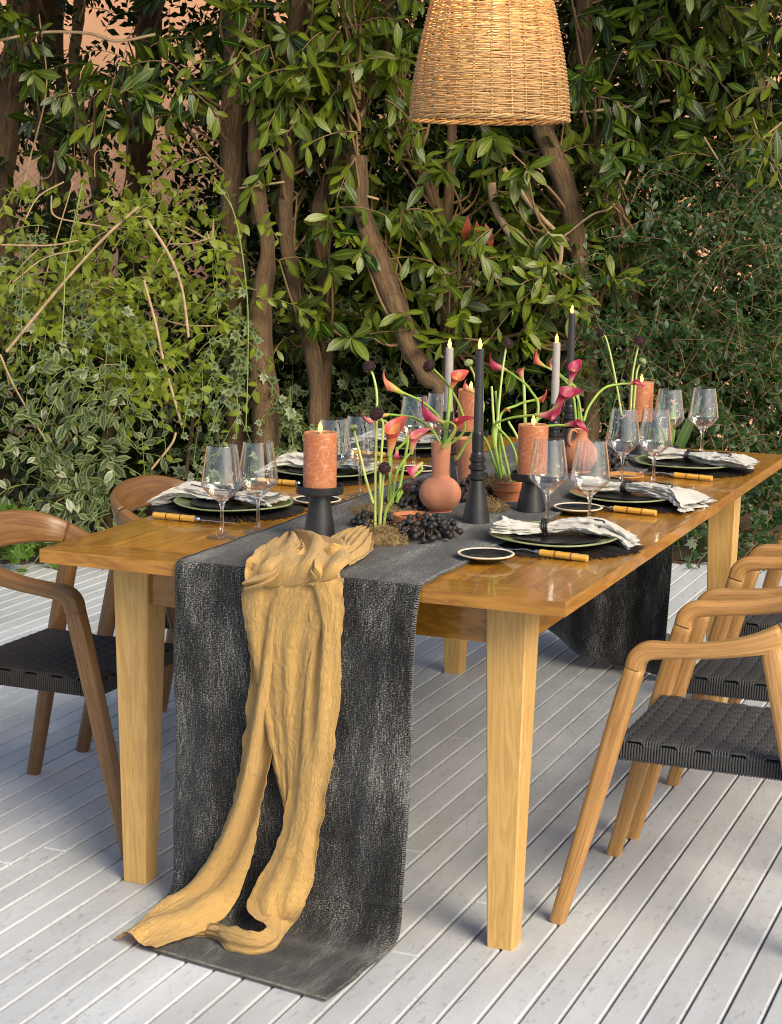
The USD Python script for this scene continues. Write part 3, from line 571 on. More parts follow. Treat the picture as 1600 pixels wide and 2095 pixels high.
# ------------------------------------------------------------ tableware
glass_m = M('glass', {'p': ('principled_bsdf', {'base_color': (1, 1, 1), 'roughness': .0, 'ior': 1.5, 'transmission_weight': 1.0}), 'c': ('transparent_bsdf', {}), 'x': ('mix_closure', {'fac': .38})}, [('p.BSDF', 'x.closure1'), ('c.BSDF', 'x.closure2')], surface='x.closure')
green_m = M('green_glaze', {
    't': ('texture_coordinate', {}), 'n': ('noise_texture', {'scale': 14, 'detail': 5, 'roughness': .6}), 'r': ('rgb_ramp', {'ramp': [(.3, (.055, .07, .028)), (.55, (.10, .125, .05)), (.8, (.18, .21, .09))]}),
    'u': ('separate_xyz', {}), 'p': ('principled_bsdf', {'roughness': .12, 'coat_weight': .3})}, [('t.object', 'n.vector'), ('n.fac', 'r.fac'), ('r.color', 'p.base_color')])
green_rim = plain('green_glaze_rim', (.24, .27, .13), .25, .25, 30)
slate_m = plain('black_glaze', (.006, .006, .007), .30, .3, 40, .4)
creamrim = plain('raw_clay_rim', (.62, .54, .42), .7, .15, 60)
ochre_m = plain('ochre_glaze', (.50, .24, .075), .3, .25, 25)
linen_m = M('white_linen', {
    'u': ('texture_coordinate', {}), 'm1': ('mapping', {'scale': (60, 18, 1)}), 'm2': ('mapping', {'scale': (900, 900, 1)}), 'n1': ('noise_texture', {'scale': 1, 'detail': 5, 'roughness': .65, 'distortion': .6}), 'n2': ('noise_texture', {'scale': 1, 'detail': 1}),
    'r': ('rgb_ramp', {'ramp': [(.25, (.38, .365, .335)), (.6, (.47, .455, .42))]}), 'a': ('math', {'math_type': 'multiply_add', 'value2': .12}),
    'b': ('bump', {'strength': .6, 'distance': .002}), 'p': ('principled_bsdf', {'roughness': .9, 'sheen_weight': .1})},
    [('u.UV', 'm1.vector'), ('u.UV', 'm2.vector'), ('m1.vector', 'n1.vector'), ('m2.vector', 'n2.vector'), ('n1.fac', 'r.fac'), ('r.color', 'p.base_color'), ('n2.fac', 'a.value1'), ('n1.fac', 'a.value3'), ('a.value', 'b.height'), ('b.normal', 'p.normal')])
leather_m = plain('black_leather', (.010, .009, .009), .45, .2, 80)
steel_m = M('steel', {'n': ('noise_texture', {'scale': 60, 'detail': 3}), 'rr': ('map_range', {'to_min': .12, 'to_max': .28}), 'p': ('principled_bsdf', {'base_color': (.62, .61, .58), 'metallic': 1.0})}, [('n.fac', 'rr.value'), ('rr.result', 'p.roughness')])
bamboo_m = M('bamboo', {'t': ('texture_coordinate', {}), 'm': ('mapping', {'scale': (6, 60, 60)}), 'n': ('noise_texture', {'scale': 3, 'detail': 4, 'roughness': .6}), 'r': ('rgb_ramp', {'ramp': [(.3, (.50, .22, .025)), (.55, (.66, .36, .05)), (.75, (.75, .47, .10))]}), 'p': ('principled_bsdf', {'roughness': .25, 'coat_weight': .4})},
    [('t.object', 'm.vector'), ('m.vector', 'n.vector'), ('n.fac', 'r.fac'), ('r.color', 'p.base_color')])
node_m = plain('bamboo_node', (.06, .022, .006), .5, .4, 120)
raffia_m = plain('black_raffia', (.008, .007, .007), .7, .5, 200)

# stemware: thin walled bowl on a slim stem
def glass_profile(rb=.0455, h=.205, rr=.0335, base=.036):
    out = [(0, 0), (base - .002, 0), (base, .0009), (base - .001, .0022), (base * .6, .0042), (.012, .0075), (.0062, .014), (.0043, .026), (.0039, .050), (.0045, .070), (.0075, .0795)]
    out += [(.016, .0865), (.030, .0985), (rb - .004, .110), (rb - .0007, .1145), (rb, .1185), (rb - .0006, .124)]
    z = np.linspace(.13, h, 9); out += [(rb - (rb - rr) * ((q - .1185) / (h - .1185)) ** 1.15, q) for q in z]
    t = .0011; inn = [(rr - .0004, h + .0006), (rr - t, h)]
    inn += [(rb - (rb - rr) * ((q - .1185) / (h - .1185)) ** 1.15 - t, q) for q in z[::-1][1:]]
    inn += [(rb - .0006 - t, .124), (rb - t, .1186), (rb - .0009 - t, .1150), (rb - .0045 - t, .1112), (.030 - t * .6, .1004), (.016 - .0008, .0892), (.006, .0835), (0, .0826)]
    return out + inn
HT = H + .0003
bowl_m = M('thin_glass', {'f': ('layer_weight', {'blend': .5}), 'pw': ('math', {'math_type': 'power', 'value2': 2.3}), 'ma': ('math', {'math_type': 'multiply_add', 'value2': .8, 'value3': .06}), 't': ('transparent_bsdf', {'color': (.985, .985, .98)}), 'g': ('glossy_bsdf', {'color': (1, 1, 1), 'roughness': .01}), 'x': ('mix_closure', {})}, [('f.facing', 'pw.value1'), ('pw.value', 'ma.value1'), ('ma.value', 'x.fac'), ('t.BSDF', 'x.closure1'), ('g.BSDF', 'x.closure2')], surface='x.closure')
def glass(label, loc, s=1.0):
    t = thing('wine_glass', label, 'wine glass', loc, 0, 'wine glasses at the place settings')
    pr_ = glass_profile(); k0_ = [i for i, q in enumerate(pr_) if q[1] >= .0865 - 1e-6][0]; k1_ = [i for i, q in enumerate(pr_) if q[1] >= .0892 - 1e-6][-1]
    obj('bowl', lath(pr_[k0_:k1_ + 1] , 64), bowl_m, t, smooth=40); obj('stem', lath(pr_[:k0_ + 1] + pr_[k1_:], 48), glass_m, t, smooth=40); return t
GL_ = [((.883, .750, HT), 'empty wine glass nearest the runner, above the nearest right hand plate'), ((.979, .765, HT), 'empty wine glass nearer the table edge, above the nearest right hand plate'),
       ((.868, 1.452, HT), 'empty wine glass beside the ochre dish, in front of the middle right plate'), ((.945, 1.487, HT), 'empty wine glass right of the ochre dish, in front of the farthest right plate'),
       ((.847, 2.038, HT), 'empty wine glass behind the farthest right plate, nearer the big candle'), ((.930, 2.125, HT), 'rightmost empty wine glass, at the far right end of the table'),
       ((.281, .290, HT), 'leftmost empty wine glass, nearest the left table corner'), ((.323, .382, HT), 'empty wine glass just left of the nearest orange candle'),
       ((.290, .860, HT), 'wine glass half hidden behind the nearest orange candle'), ((.320, .958, HT), 'wine glass behind the dark scabiosa heads on the left of the runner'),
       ((.262, 1.470, HT), 'farther left of the two wine glasses behind the pink calla lilies'), ((.290, 1.590, HT), 'wine glass on the far left side, beside the grey candle')]
g0 = None
for loc, lab in GL_:
    if g0 is None: g0 = glass(lab, loc)
    else: dup(g0, lab, loc)

# place settings
def plate(label, loc):
    t = thing('dinner_plate', label, 'plate', loc, 0, 'green dinner plates')
    w = lambda V, a: V * np.array([1, 1, 1]) + np.stack([V[:, :, 0] * (.008 * np.cos(2 * a + 1) + .004 * np.cos(5 * a)), V[:, :, 1] * (.008 * np.cos(2 * a + 1) + .004 * np.cos(5 * a)), (np.hypot(V[:, :, 0], V[:, :, 1]) > .12) * .0012 * np.cos(3 * a)], -1)
    obj('dish', lath([(0, .002), (.075, .002), (.080, .0005), (.088, .003), (.125, .0105), (.139, .0150), (.1395, .0165), (.136, .0172), (.122, .0142), (.092, .0085), (0, .0078)], 72, wob=w), green_m, t, smooth=35)
    obj('rim', lath([(.1388, .0146), (.1412, .0152), (.1428, .0168), (.1418, .0184), (.1385, .0188), (.1352, .0178), (.1388, .0146)], 72, wob=w), green_rim, t, smooth=True)
    return t
def sideplate(label, loc):
    t = thing('slate_plate', label, 'plate', loc, 0, 'black plates lying on the green plates')
    w = lambda V, a: V + np.stack([V[:, :, 0] * (.012 * np.cos(3 * a + .6) + .007 * np.cos(8 * a)), V[:, :, 1] * (.012 * np.cos(3 * a + .6) + .007 * np.cos(8 * a)), 0 * V[:, :, 2]], -1)
    obj('dish', lath([(0, .0), (.06, .0), (.088, .0035), (.098, .0062), (.0985, .0085), (.095, .0098), (.085, .0075), (.06, .0052), (0, .005)], 64, wob=w), slate_m, t, smooth=40); return t
def placemat(label, loc, seed):
    t = thing('placemat', label, 'placemat', loc, 0, 'round black raffia placemats')
    r_ = np.random.default_rng(seed); mb = MB()
    for k in range(13): mb.add(*tube([( (.012 + .0085 * k) * math.cos(a), (.012 + .0085 * k) * math.sin(a), .0022) for a in np.linspace(0, 2 * np.pi, 40)], (.0016, .0042), 5, cap=False))
    obj('woven_disc', mb.get(), raffia_m, t)
    mb = MB()
    for k in range(430):
        a = 2 * np.pi * k / 430 + r_.normal(0, .012); r0, r1 = .085 + r_.uniform(0, .03), .178 + r_.normal(0, .006); b = a + r_.normal(0, .05)
        mb.add(*tube([(r0 * math.cos(a), r0 * math.sin(a), .0035), ((r0 + r1) / 2 * math.cos((a + b) / 2), (r0 + r1) / 2 * math.sin((a + b) / 2), .003 + r_.uniform(0, .002)), (r1 * math.cos(b), r1 * math.sin(b), .0012 + max(0, r_.normal(0, .0012)))], (.0008, .0014), 4, cap=False))
    obj('fringe', mb.get(), raffia_m, t, kind='stuff'); return t
def napkin(label, loc, rotz, seed, flare=.05):
    """crumpled linen roll along local x, gathered in a leather ring"""
    t = thing('napkin', label, 'napkin', loc, rotz, 'linen napkins on the plates'); r_ = np.random.default_rng(seed)
    n, c = 170, 120; u = np.linspace(-1, 1, n); a = np.linspace(0, 2 * np.pi, c, endpoint=False)
    ring = -.30; Ln = .150
    wd = .021 + .018 * np.clip(np.abs(u - ring) * 1.6, 0, 1) ** .8 + flare * np.clip((u - .45) / .55, 0, 1) ** 1.6 + .014 * np.clip((-u - .6) / .4, 0, 1)
    ht = .0095 + .005 * np.clip(np.abs(u - ring) * 1.5, 0, 1) - .007 * np.clip((u - .6) / .4, 0, 1)
    fold = np.zeros((n, c))
    for k in (3, 4, 5, 7): fold += np.sin(k * a[None] + r_.uniform(0, 6) + 1.3 * np.sin(u[:, None] * r_.uniform(1, 3) + r_.uniform(0, 6))) * .11
    P3 = np.stack([np.cos(a)[None] * .9 + 0 * u[:, None], np.sin(a)[None] * .9 + 0 * u[:, None], u[:, None] * 2.2 + 0 * a[None]], -1)
    fold += (meshkit.fbm(P3 * 2.3 + seed * 3.7, 4, seed) - .5) * .75 + (np.abs(meshkit.fbm(P3 * np.array([3.2, 3.2, 1.5]) + seed, 2, seed + 9) - .5) * -1.3 + .2) + (meshkit.fbm(P3 * np.array([7, 7, 3]) + seed, 2, seed + 4) - .5) * .12
    pinch = 1 - .75 * np.exp(-((u - ring) / .10) ** 2)
    rad = 1 + fold * pinch[:, None]
    bend = .010 * np.sin(u * 2.6 + seed)
    X = u[:, None] * Ln + (meshkit.fbm(np.stack([np.cos(a) * 2, np.sin(a) * 2, a * 0 + seed], -1), 3, seed) - .5)[None] * .05 * (np.abs(u[:, None]) > .8) * np.clip((np.abs(u[:, None]) - .8) / .2, 0, 1)
    Y = np.cos(a)[None] * wd[:, None] * rad + bend[:, None]
    Z = np.sin(a)[None] * ht[:, None] * rad + ht[:, None] * 1.02 + .004 * np.sin(u * 5 + seed)[:, None]
    Z = np.maximum(Z, .0006)
    dr = np.clip((u - .62) / .38, 0, 1) ** 1.5; Z = Z - (dr * .022)[:, None] * (1 if flare > .02 else .3)
    V = np.stack([X, Y, Z], -1)
    i = np.arange(n - 1)[:, None] * c; j = np.arange(c)[None]; k = (j + 1) % c
    F = np.stack([i + j, i + k, i + c + k, i + c + j], -1).reshape(-1, 4)
    uv = np.stack([np.broadcast_to((a / 6.283 * .16)[None], (n, c)), np.broadcast_to((u * Ln)[:, None], (n, c))], -1).reshape(-1, 2)
    V = V.reshape(-1, 3); F = np.vstack([F[:, [0, 1, 2]], F[:, [0, 2, 3]]])
    cap0, cap1 = V[:c].mean(0) + np.array([.030, 0, 0]), V[-c:].mean(0) - np.array([.045, 0, 0])
    b = len(V); V = np.vstack([V, cap0, cap1]); uv = np.vstack([uv, uv[0], uv[-1]]); jj = np.arange(c); kk = (jj + 1) % c; e_ = (n - 1) * c
    F = np.vstack([F, np.stack([np.full(c, b), kk, jj], 1), np.stack([np.full(c, b + 1), e_ + jj, e_ + kk], 1)])
    mb = MB(); mb.add(V, F, uv); obj('cloth', mb, linen_m, t, smooth=True)
    xr = ring * Ln; mb = MB()
    for q in range(3):
        al = np.linspace(0, 2 * np.pi, 30); mb.add(*tube(np.stack([xr + (q - 1) * .0055 + .002 * np.sin(al + q), .0245 * np.cos(al) + bend[n // 3], .0150 * np.sin(al) + .0135], 1), .0028, 6, cap=False))
    obj('leather_tie', mb.get(), leather_m, t, smooth=True)
    P = spline([(xr, .012, .024), (xr + .05, .025, .027), (xr + .11, .008, .030), (xr + .13, -.012, .028), (xr + .115, -.026, .014)], 30)
    obj('leather_tail', MB().add(*tube(P, (.0016, .0024), 6)).get(), leather_m, t, smooth=True)
    return t
def bamboo_handle(t, L_=.112, r=.0076):
    prof = [(0, 0)]; x = 0; nn = 3; seg = L_ / nn
    for k in range(nn):
        a, b = k * seg, (k + 1) * seg
        prof += [(r * .93, a + .0015), (r, a + .004), (r * .94, a + seg * .5), (r * 1.02, b - .004), (r * .95, b - .0012)]
    prof += [(0, L_)]
    tm = lath(prof, 18); R_ = trimesh.transformations.rotation_matrix(math.pi / 2, (0, 1, 0)); tm.apply_transform(R_); obj('handle', tm, bamboo_m, t, smooth=30)
    for k in (1, 2):
        tm = lath([(0, -.0011), (r * 1.0, -.0011), (r * 1.08, 0), (r * 1.0, .0011), (0, .0011)], 18); tm.apply_transform(R_); tm.apply_translation((k * seg, 0, 0)); obj('node_ring', tm, node_m, t, smooth=30)
    tm = lath([(0, 0), (r * .72, 0), (r * .72, .010), (r * .4, .014), (0, .014)], 16); tm.apply_transform(R_); tm.apply_translation((L_, 0, 0)); obj('ferrule', tm, steel_m, t, smooth=30)
def fork(label, loc, rotz):
    t = thing('fork', label, 'fork', loc, rotz, 'bamboo handled forks'); bamboo_handle(t)
    mb = MB(); mb.add(*tube(spline([(.122, 0, 0), (.145, 0, .003), (.165, 0, .001), (.178, 0, -.001)], 12), np.stack([np.linspace(.0016, .0012, 12), np.r_[np.linspace(.0022, .0026, 7), np.linspace(.004, .0105, 5)]], 1), section=RR8, up=(0, 0, 1), fixed_up=True))
    for k in range(4): y = (k - 1.5) * .0058; mb.add(*tube(spline([(.177, y, -.001), (.20, y, -.003), (.222, y, .002)], 8), np.linspace(.0016, .0009, 8), 5))
    obj('head', mb.get(), steel_m, t, smooth=True); return t
def knife(label, loc, rotz):
    t = thing('knife', label, 'knife', loc, rotz, 'bamboo handled knives'); bamboo_handle(t)
    x = np.linspace(0, 1, 14); pts = []
    for q in x: w = .0085 * (1 - .9 * max(0, (q - .75) / .25) ** 2); pts += [(.120 + q * .105, -.006, -.0009), (.120 + q * .105, -.006 + w * 1.6, -.0002), (.120 + q * .105, -.006, .0009)]
    obj('blade', hullpts(pts), steel_m, t); return t
sets = [('nearest right', (.960, .556), math.pi, 1), ('middle right', (.948, 1.195), math.pi, 2), ('farthest right', (.945, 1.838), math.pi, 3),
        ('nearest left', (.136, .622), 0, 4), ('middle left', (.108, 1.215), 0, 5), ('farthest left', (.105, 1.83), 0, 6)]
p0 = s0 = m0 = k0 = f0 = None
napr = {1: (math.pi + .33 - math.pi, .022), 2: (.22 * 0 - .16, .052), 3: (-.14, .012), 4: (math.pi - .02, .03), 5: (math.pi + .05, .03), 6: (math.pi + .05, .02)}
where = {1: 'nearest on the right side', 2: 'in the middle of the right side', 3: 'farthest along the right side', 4: 'nearest on the left side', 5: 'in the middle of the left side', 6: 'farthest along the left side'}
for nm, (x, y), rz, k in sets:
    w_ = where[k]
    lm = 'black fringed raffia placemat under the green plate ' + w_; lp = 'green glazed dinner plate with pale rim, ' + w_; ls = 'black plate on the green plate ' + w_
    if k == 1:
        m0 = placemat(lm, (x + .012, y + .004, HT), 1); p0 = plate(lp, (x, y, HT + .0052)); s0 = sideplate(ls, (x + .008, y - .012, HT + .0135))
    else:
        dup(m0, lm, (x + .012 * (1 if x > .5 else -1), y, HT), k * 1.1); dup(p0, lp, (x, y, HT + .0052), k * .9); dup(s0, ls, (x, y - .01, HT + .0135), k * 1.7)
    ang_, flr = napr[k]
    off = {1: (.02, .016), 2: (.045, -.01), 3: (.055, .0), 4: (-.035, .0), 5: (-.02, 0), 6: (-.02, 0)}[k]
    napkin({1: 'crumpled white linen napkin with long black leather tie, on the nearest right plate', 2: 'white linen napkin with fanned end hanging over the right table edge', 3: 'beige linen napkin rolled across the farthest right plate',
            4: 'rolled linen napkin on the nearest left plate, behind two wine glasses', 5: 'rolled linen napkin behind the nearest orange candle', 6: 'rolled linen napkin behind the pink calla lilies, farthest left'}[k], (x + off[0], y + off[1], HT + .0235), ang_ * 1.0 if x > .5 else ang_, k, flr)
    sgn = -1 if x > .5 else 1
    # handles point to the diner; fork to the diner's left, knife to the right
    hx = x + (.128 if x > .5 else -.112)
    zf = HT + .0085
    ln = {1: 'near', 2: 'near', 3: 'near'}.get(k)
    fy, ky = (y - .168, y + .158) if x > .5 else (y + .165, y - .188)
    if k in (2,): fy = y - .186
    if k in (3,): fy = y - .205
    fl_ = 'fork with bamboo handle beside the plate ' + w_; kl_ = 'knife with bamboo handle beside the plate ' + w_
    rf = math.pi + (-.13 if x > .5 else 0) * -1 if x > .5 else 0
    if f0 is None: f0 = fork(fl_, (hx, fy, zf), math.pi - .15)
    else: dup(f0, fl_, (hx, fy, zf), (math.pi - .15) if x > .5 else 0.0)
    if k0 is None: k0 = knife(kl_, (hx, ky, zf), math.pi - .1)
    else: dup(k0, kl_, (hx, ky, zf), (math.pi - .1) if x > .5 else -.03)

# small dishes
def dish(label, loc, r=.060, mats=None, group='small black dishes with raw rims'):
    a, b = mats or (slate_m, creamrim); t = thing('side_dish', label, 'dish', loc, 0, group); k = r / .06
    obj('dish', lath([(q * k, z) for q, z in [(0, .0), (.036, .0), (.041, .002), (.0555, .0105), (.0562, .0125), (.053, .0130), (.042, .0072), (.036, .0055), (0, .0052)]], 56), a, t, smooth=35)
    obj('rim', lath([(q * k, z) for q, z in [(.0555, .0098), (.0588, .0118), (.0598, .0136), (.0585, .0148), (.0545, .0142), (.0535, .0128), (.0555, .0098)]], 56), b, t, smooth=True); return t
d0 = dish('small black dish with cream rim at the near right table edge of the runner', (.893, .302, HT + .004))
dup(d0, 'small black dish with cream rim between the nearest and middle right plates', (.895, .958, HT + .004))
dup(d0, 'small black dish behind the nearest candle stand on the left side', (.279, .790, HT), 0)
dup(d0, 'small black dish with pale rim left of the terracotta bottle vase, far left side', (.300, 1.395, HT), 0)
dish('small ochre glazed dish on the right side, between the middle and far plates', (.846, 1.553, HT), .056, (ochre_m, ochre_m), None)

# ------------------------------------------------------------ candles and stands
blackwood = plain('matt_black_stand', (.013, .013, .0145), .38, .2, 50)
wax_o = M('orange_wax', {'t': ('texture_coordinate', {}), 'm': ('mapping', {'scale': (1, 1, 2.6)}), 'n0': ('noise_texture', {'scale': 14, 'detail': 3}), 'va': ('mix_color', {'fac': .12, 'blend_type': 'mix'}), 'v': ('voronoi_texture', {'feature': 'distance_to_edge', 'scale': 38}),
    'n': ('noise_texture', {'scale': 22, 'detail': 5, 'roughness': .65}), 'r': ('rgb_ramp', {'ramp': [(0, (.55, .29, .17)), (.03, (.46, .20, .10)), (.06, (.40, .140, .058)), (1, (.37, .122, .048))]}), 'rn': ('rgb_ramp', {'ramp': [(.3, (.82, .82, .82)), (.7, (1.1, 1.1, 1.1))]}), 'mu': ('mix_color', {'fac': 1.0, 'blend_type': 'multiply', 'use_clamp': False}),
    'b': ('bump', {'strength': .35, 'distance': .0012}), 'p': ('principled_bsdf', {'roughness': .48, 'subsurface_weight': .25, 'subsurface_scale': .01, 'subsurface_radius': (1, .4, .2)})},
    [('t.object', 'm.vector'), ('m.vector', 'n0.vector'), ('m.vector', 'va.a'), ('n0.color', 'va.b'), ('va.result', 'v.vector'), ('v.distance', 'r.fac'), ('t.object', 'n.vector'), ('n.fac', 'rn.fac'), ('r.color', 'mu.a'), ('rn.color', 'mu.b'), ('mu.result', 'p.base_color'), ('n.fac', 'b.height'), ('b.normal', 'p.normal')])
def wax(name, col): return plain(name, col, .5, .07, 40, .1, subsurface_weight=.15, subsurface_scale=.005)
wax_b, wax_g = wax('black_wax', (.026, .027, .030)), wax('grey_wax', (.33, .32, .30))
flame_m = M('flame', {'e': ('emission', {'color': (1.0, .66, .12), 'strength': 1.5})}, surface='e.emission')
wick_b = plain('wick_collar', (.45, .30, .12), .5)
def candle_parts(t, r, h, m_, rim=.0025, fh=.018):
    obj('wax', lath([(0, 0), (r * .985, 0), (r, .002), (r, h - rim), (r - rim * .5, h), (r - rim * 1.6, h - .001), (r - rim * 2.2, h - .004), (0, h - .005)], 48), m_, t, smooth=40)
    obj('collar', lath([(0, h - .006), (.0042, h - .006), (.0042, h + .0005), (0, h + .0005)], 16), wick_b, t, smooth=30)
    k = fh / .018
    obj('flame', lath([(0, h), (.0026 * k, h + .001), (.0043 * k, h + .005 * k), (.0042 * k, h + .008 * k), (.0026 * k, h + .0135 * k), (.0008 * k, h + .0175 * k), (0, h + .0185 * k)], 16), flame_m, t, smooth=True)
def stand(label, loc, top=.118):
    t = thing('candle_stand', label, 'candle holder', loc, 0, 'conical black pillar candle stands'); k = top / .118
    obj('cone', lath([(0, 0), (.0355, 0), (.0362, .0012), (.0355, .004), (.0215, (top - .018)), (.0210, top - .0165), (0, top - .0165)], 48), blackwood, t, smooth=40)
    obj('tray', lath([(0, top - .017), (.046, top - .017), (.0505, top - .0155), (.0515, top - .012), (.0515, top + .001), (.0500, top + .0022), (.0483, top + .001), (.0480, top - .005), (0, top - .005)], 56), blackwood, t, smooth=40); return t
def pillar(label, loc):
    t = thing('pillar_candle', label, 'candle', loc, 0, 'orange crackled pillar candles'); candle_parts(t, .0362, .1225, wax_o, .003, .022); return t
RZ = H + .0062
st = [((.499, .330, RZ + .002), .118, 'black candle stand standing on the mustard cloth'), ((.790, .915, RZ), .092, 'black candle stand behind the nearest right wine glasses'), ((.757, 2.050, RZ), .098, 'black candle stand at the far right end of the runner'), ((.395, 1.560, RZ), .100, 'black candle stand at the far left, behind the bottle vase')]
cl_ = ['nearest orange pillar candle, on the stand at the left front', 'orange pillar candle behind the nearest right wine glasses', 'orange pillar candle at the far right with a pink calla across it', 'orange pillar candle behind the black taper, far left']
c0 = None
for (loc, tp_, lab), cl2 in zip(st, cl_):
    stand(lab, loc, tp_); l2 = (loc[0], loc[1], loc[2] + tp_ - .0048)
    if c0 is None: c0 = pillar(cl2, l2)
    else: dup(c0, cl2, l2)
def taper_holder(label, loc):
    t = thing('taper_holder', label, 'candle holder', loc, 0, 'turned black taper holders')
    obj('cone', lath([(0, 0), (.0318, 0), (.0325, .001), (.032, .004), (.0165, .098), (.0165, .100), (0, .100)], 44), blackwood, t, smooth=40)
    for k, z in enumerate((.101, .123, .142)):
        R1 = (.0215, .0205, .019)[k]
        obj('turned_ring', lath([(0, z), (R1 - .004, z), (R1, z + .003), (R1, z + .009), (R1 - .004, z + .012), (0, z + .012)], 40), blackwood, t, smooth=40)
    obj('collar', lath([(0, .113), (.0155, .113), (.0155, .16), (.0125, .165), (.0135, .170), (.0135, .208), (.0120, .211), (0, .211)], 36), blackwood, t, smooth=40); return t
def taper(label, loc, m_, h=.205):
    t = thing('taper_candle', label, 'candle', loc, 0); P = np.linspace(0, 1, 3)
    obj('wax', lath([(0, 0), (.0100, 0), (.0108, .004), (.0098, h - .002), (.0090, h), (.0075, h - .0015), (0, h - .003)], 28), m_, t, smooth=40)
    obj('flame', lath([(0, h - .003), (.003, h - .002), (.0050, h + .006), (.0048, h + .010), (.003, h + .017), (.001, h + .022), (0, h + .0235)], 16), flame_m, t, smooth=True); return t
tl = [((.727, .700), 'black turned taper holder in front, beside the bottle vase', 'black taper candle in the front holder', wax_b, 712), ((.515, 1.065), 'black taper holder behind the bottle vase', 'pale grey taper candle behind the bottle vase', wax_g, 712),
      ((.700, 1.372), 'black taper holder behind the potted lilies', 'pale grey taper candle among the lilies on the right', wax_g, 698), ((.618, 1.775), 'black taper holder at the back of the runner', 'tallest black taper candle at the back', wax_b, 637)]
th0 = None
for (x, y), la, lb, m_, ytop in tl:
    if th0 is None: th0 = taper_holder(la, (x, y, RZ))
    else: dup(th0, la, (x, y, RZ))
    zt = on(0, 0, 2, 0); D = depth((x, y, 1.1)); zt = at(1000, ytop, D)[2]
    taper(lb, (x, y, RZ + .209), m_, max(.15, zt - RZ - .209))

# ------------------------------------------------------------ terracotta
terra = plain('terracotta', (.50, .205, .115), .78, .16, 16, .25)
terra2 = plain('terracotta_pot', (.46, .16, .065), .8, .2, 20, .3)
v1 = thing('bottle_vase', 'ribbed terracotta bottle vase with round body and straight neck', 'vase', (.601, .793, RZ - .001))
def ribs(V, a):
    k = np.clip(1 - np.abs(V[:, :, 2] - .045) / .055, 0, 1); s = 1 - .012 * k * np.abs(np.cos(5 * a)[None]) ** 8
    return np.stack([V[:, :, 0] * s, V[:, :, 1] * s, V[:, :, 2]], -1)
body = [(0, 0), (.024, 0), (.030, .004)] + [(.0505 * math.cos(b), .046 + .0445 * math.sin(b)) for b in np.linspace(-1.12, 1.08, 22)]
neck = [(.0225, .0885), (.0212, .093), (.0208, .10), (.0222, .135), (.0245, .168), (.0247, .170), (.0225, .1705), (.0205, .166), (.019, .12), (.019, .06), (0, .03)]
obj('body', lath(body + neck, 80, wob=ribs), terra, v1, smooth=35)
def jug(label, loc, rotz, hs=1.0):
    t = thing('terracotta_jug', label, 'jug', loc, rotz, 'small terracotta jugs with a loop handle')
    pr_ = [(0, 0), (.026, 0), (.030, .004)] + [(.0455 * math.cos(b), .050 + .048 * math.sin(b)) for b in np.linspace(-1.05, 1.02, 18)] + [(.019, .096), (.0165, .102), (.0165, .112), (.0205, .122), (.021, .1235), (.0185, .1235), (.0148, .112), (.0148, .10), (0, .06)]
    obj('body', lath([(q, z * hs) for q, z in pr_], 56), terra, t, smooth=35)
    P = spline([(.0165, 0, .115), (.032, 0, .122), (.042, 0, .108), (.043, 0, .09), (.036, 0, .078)], 20); P[:, 2] *= hs
    obj('handle', MB().add(*tube(P, (.004, .006), 8)).get(), terra, t, smooth=True); return t
jug('terracotta jug with loop handle behind the right hand wine glasses, calla stems in its neck', (.716, 1.575, RZ), -2.2)
v2 = thing('conical_vase', 'terracotta conical vase with small lug handle, behind the bottle vase', 'vase', (.522, 1.20, RZ))
obj('body', lath([(0, 0), (.021, 0), (.023, .003), (.036, .125), (.0365, .1275), (.034, .1275), (.021, .01), (0, .008)], 48), terra, v2, smooth=35)
obj('handle', MB().add(*tube(spline([(-.028, -.020, .112), (-.040, -.030, .110), (-.042, -.030, .098), (-.030, -.020, .092)], 16), .0042, 8)).get(), terra, v2, smooth=True)
def pot(label, loc):
    t = thing('flower_pot', label, 'flower pot', loc, 0, 'small terracotta flower pots')
    obj('body', lath([(0, 0), (.028, 0), (.029, .001), (.038, .030), (0, .030)], 44), terra2, t, smooth=35)
    obj('rim', lath([(.034, .029), (.0415, .029), (.0435, .0505), (.0425, .052), (.0385, .052), (.0365, .035), (.034, .029)], 44), terra2, t, smooth=35)
    obj('soil', lath([(0, .031), (.037, .031), (.038, .044), (0, .048)], 24), soil_m, t, smooth=True); return t
pt0 = pot('terracotta flower pot with moss and calla stems, right of the front taper holder', (.690, 1.025, RZ)); pot('terracotta flower pot almost hidden under black grapes, front of the runner', (.648, .50, RZ - .008))
# ------------------------------------------------------------ the hedge: wall, wire fence, trees, climbers, shrubs
wall = thing('garden_wall', 'sunny peach plastered garden wall glimpsed through gaps in the hedge', 'wall')
def orient(p, rot): return p
w0, w1, wt = -9.0, 9.0, 11.2
a_, b_, c_, d_ = hed(w0, wt, 0), hed(w1, wt, 0), hed(w1, wt + .25, 0), hed(w0, wt + .25, 0)
obj('plaster', hullpts([(p[0], p[1], z) for p in (a_, b_, c_, d_) for z in (-.06, 2.95)]), plaster, wall)
obj('coping', hullpts([(p[0], p[1], z) for p in (hed(w0, wt - .04, 0), hed(w1, wt - .04, 0), hed(w1, wt + .29, 0), hed(w0, wt + .29, 0)) for z in (2.951, 3.01)]), plaster, wall)
wire_m = plain('rusty_wire', (.06, .035, .022), .7, .4, 60)
fence = thing('wire_fence', 'rusty chain link fence behind the hedge, showing against the peach wall', 'fence')
ft = 9.55; mb = MB()
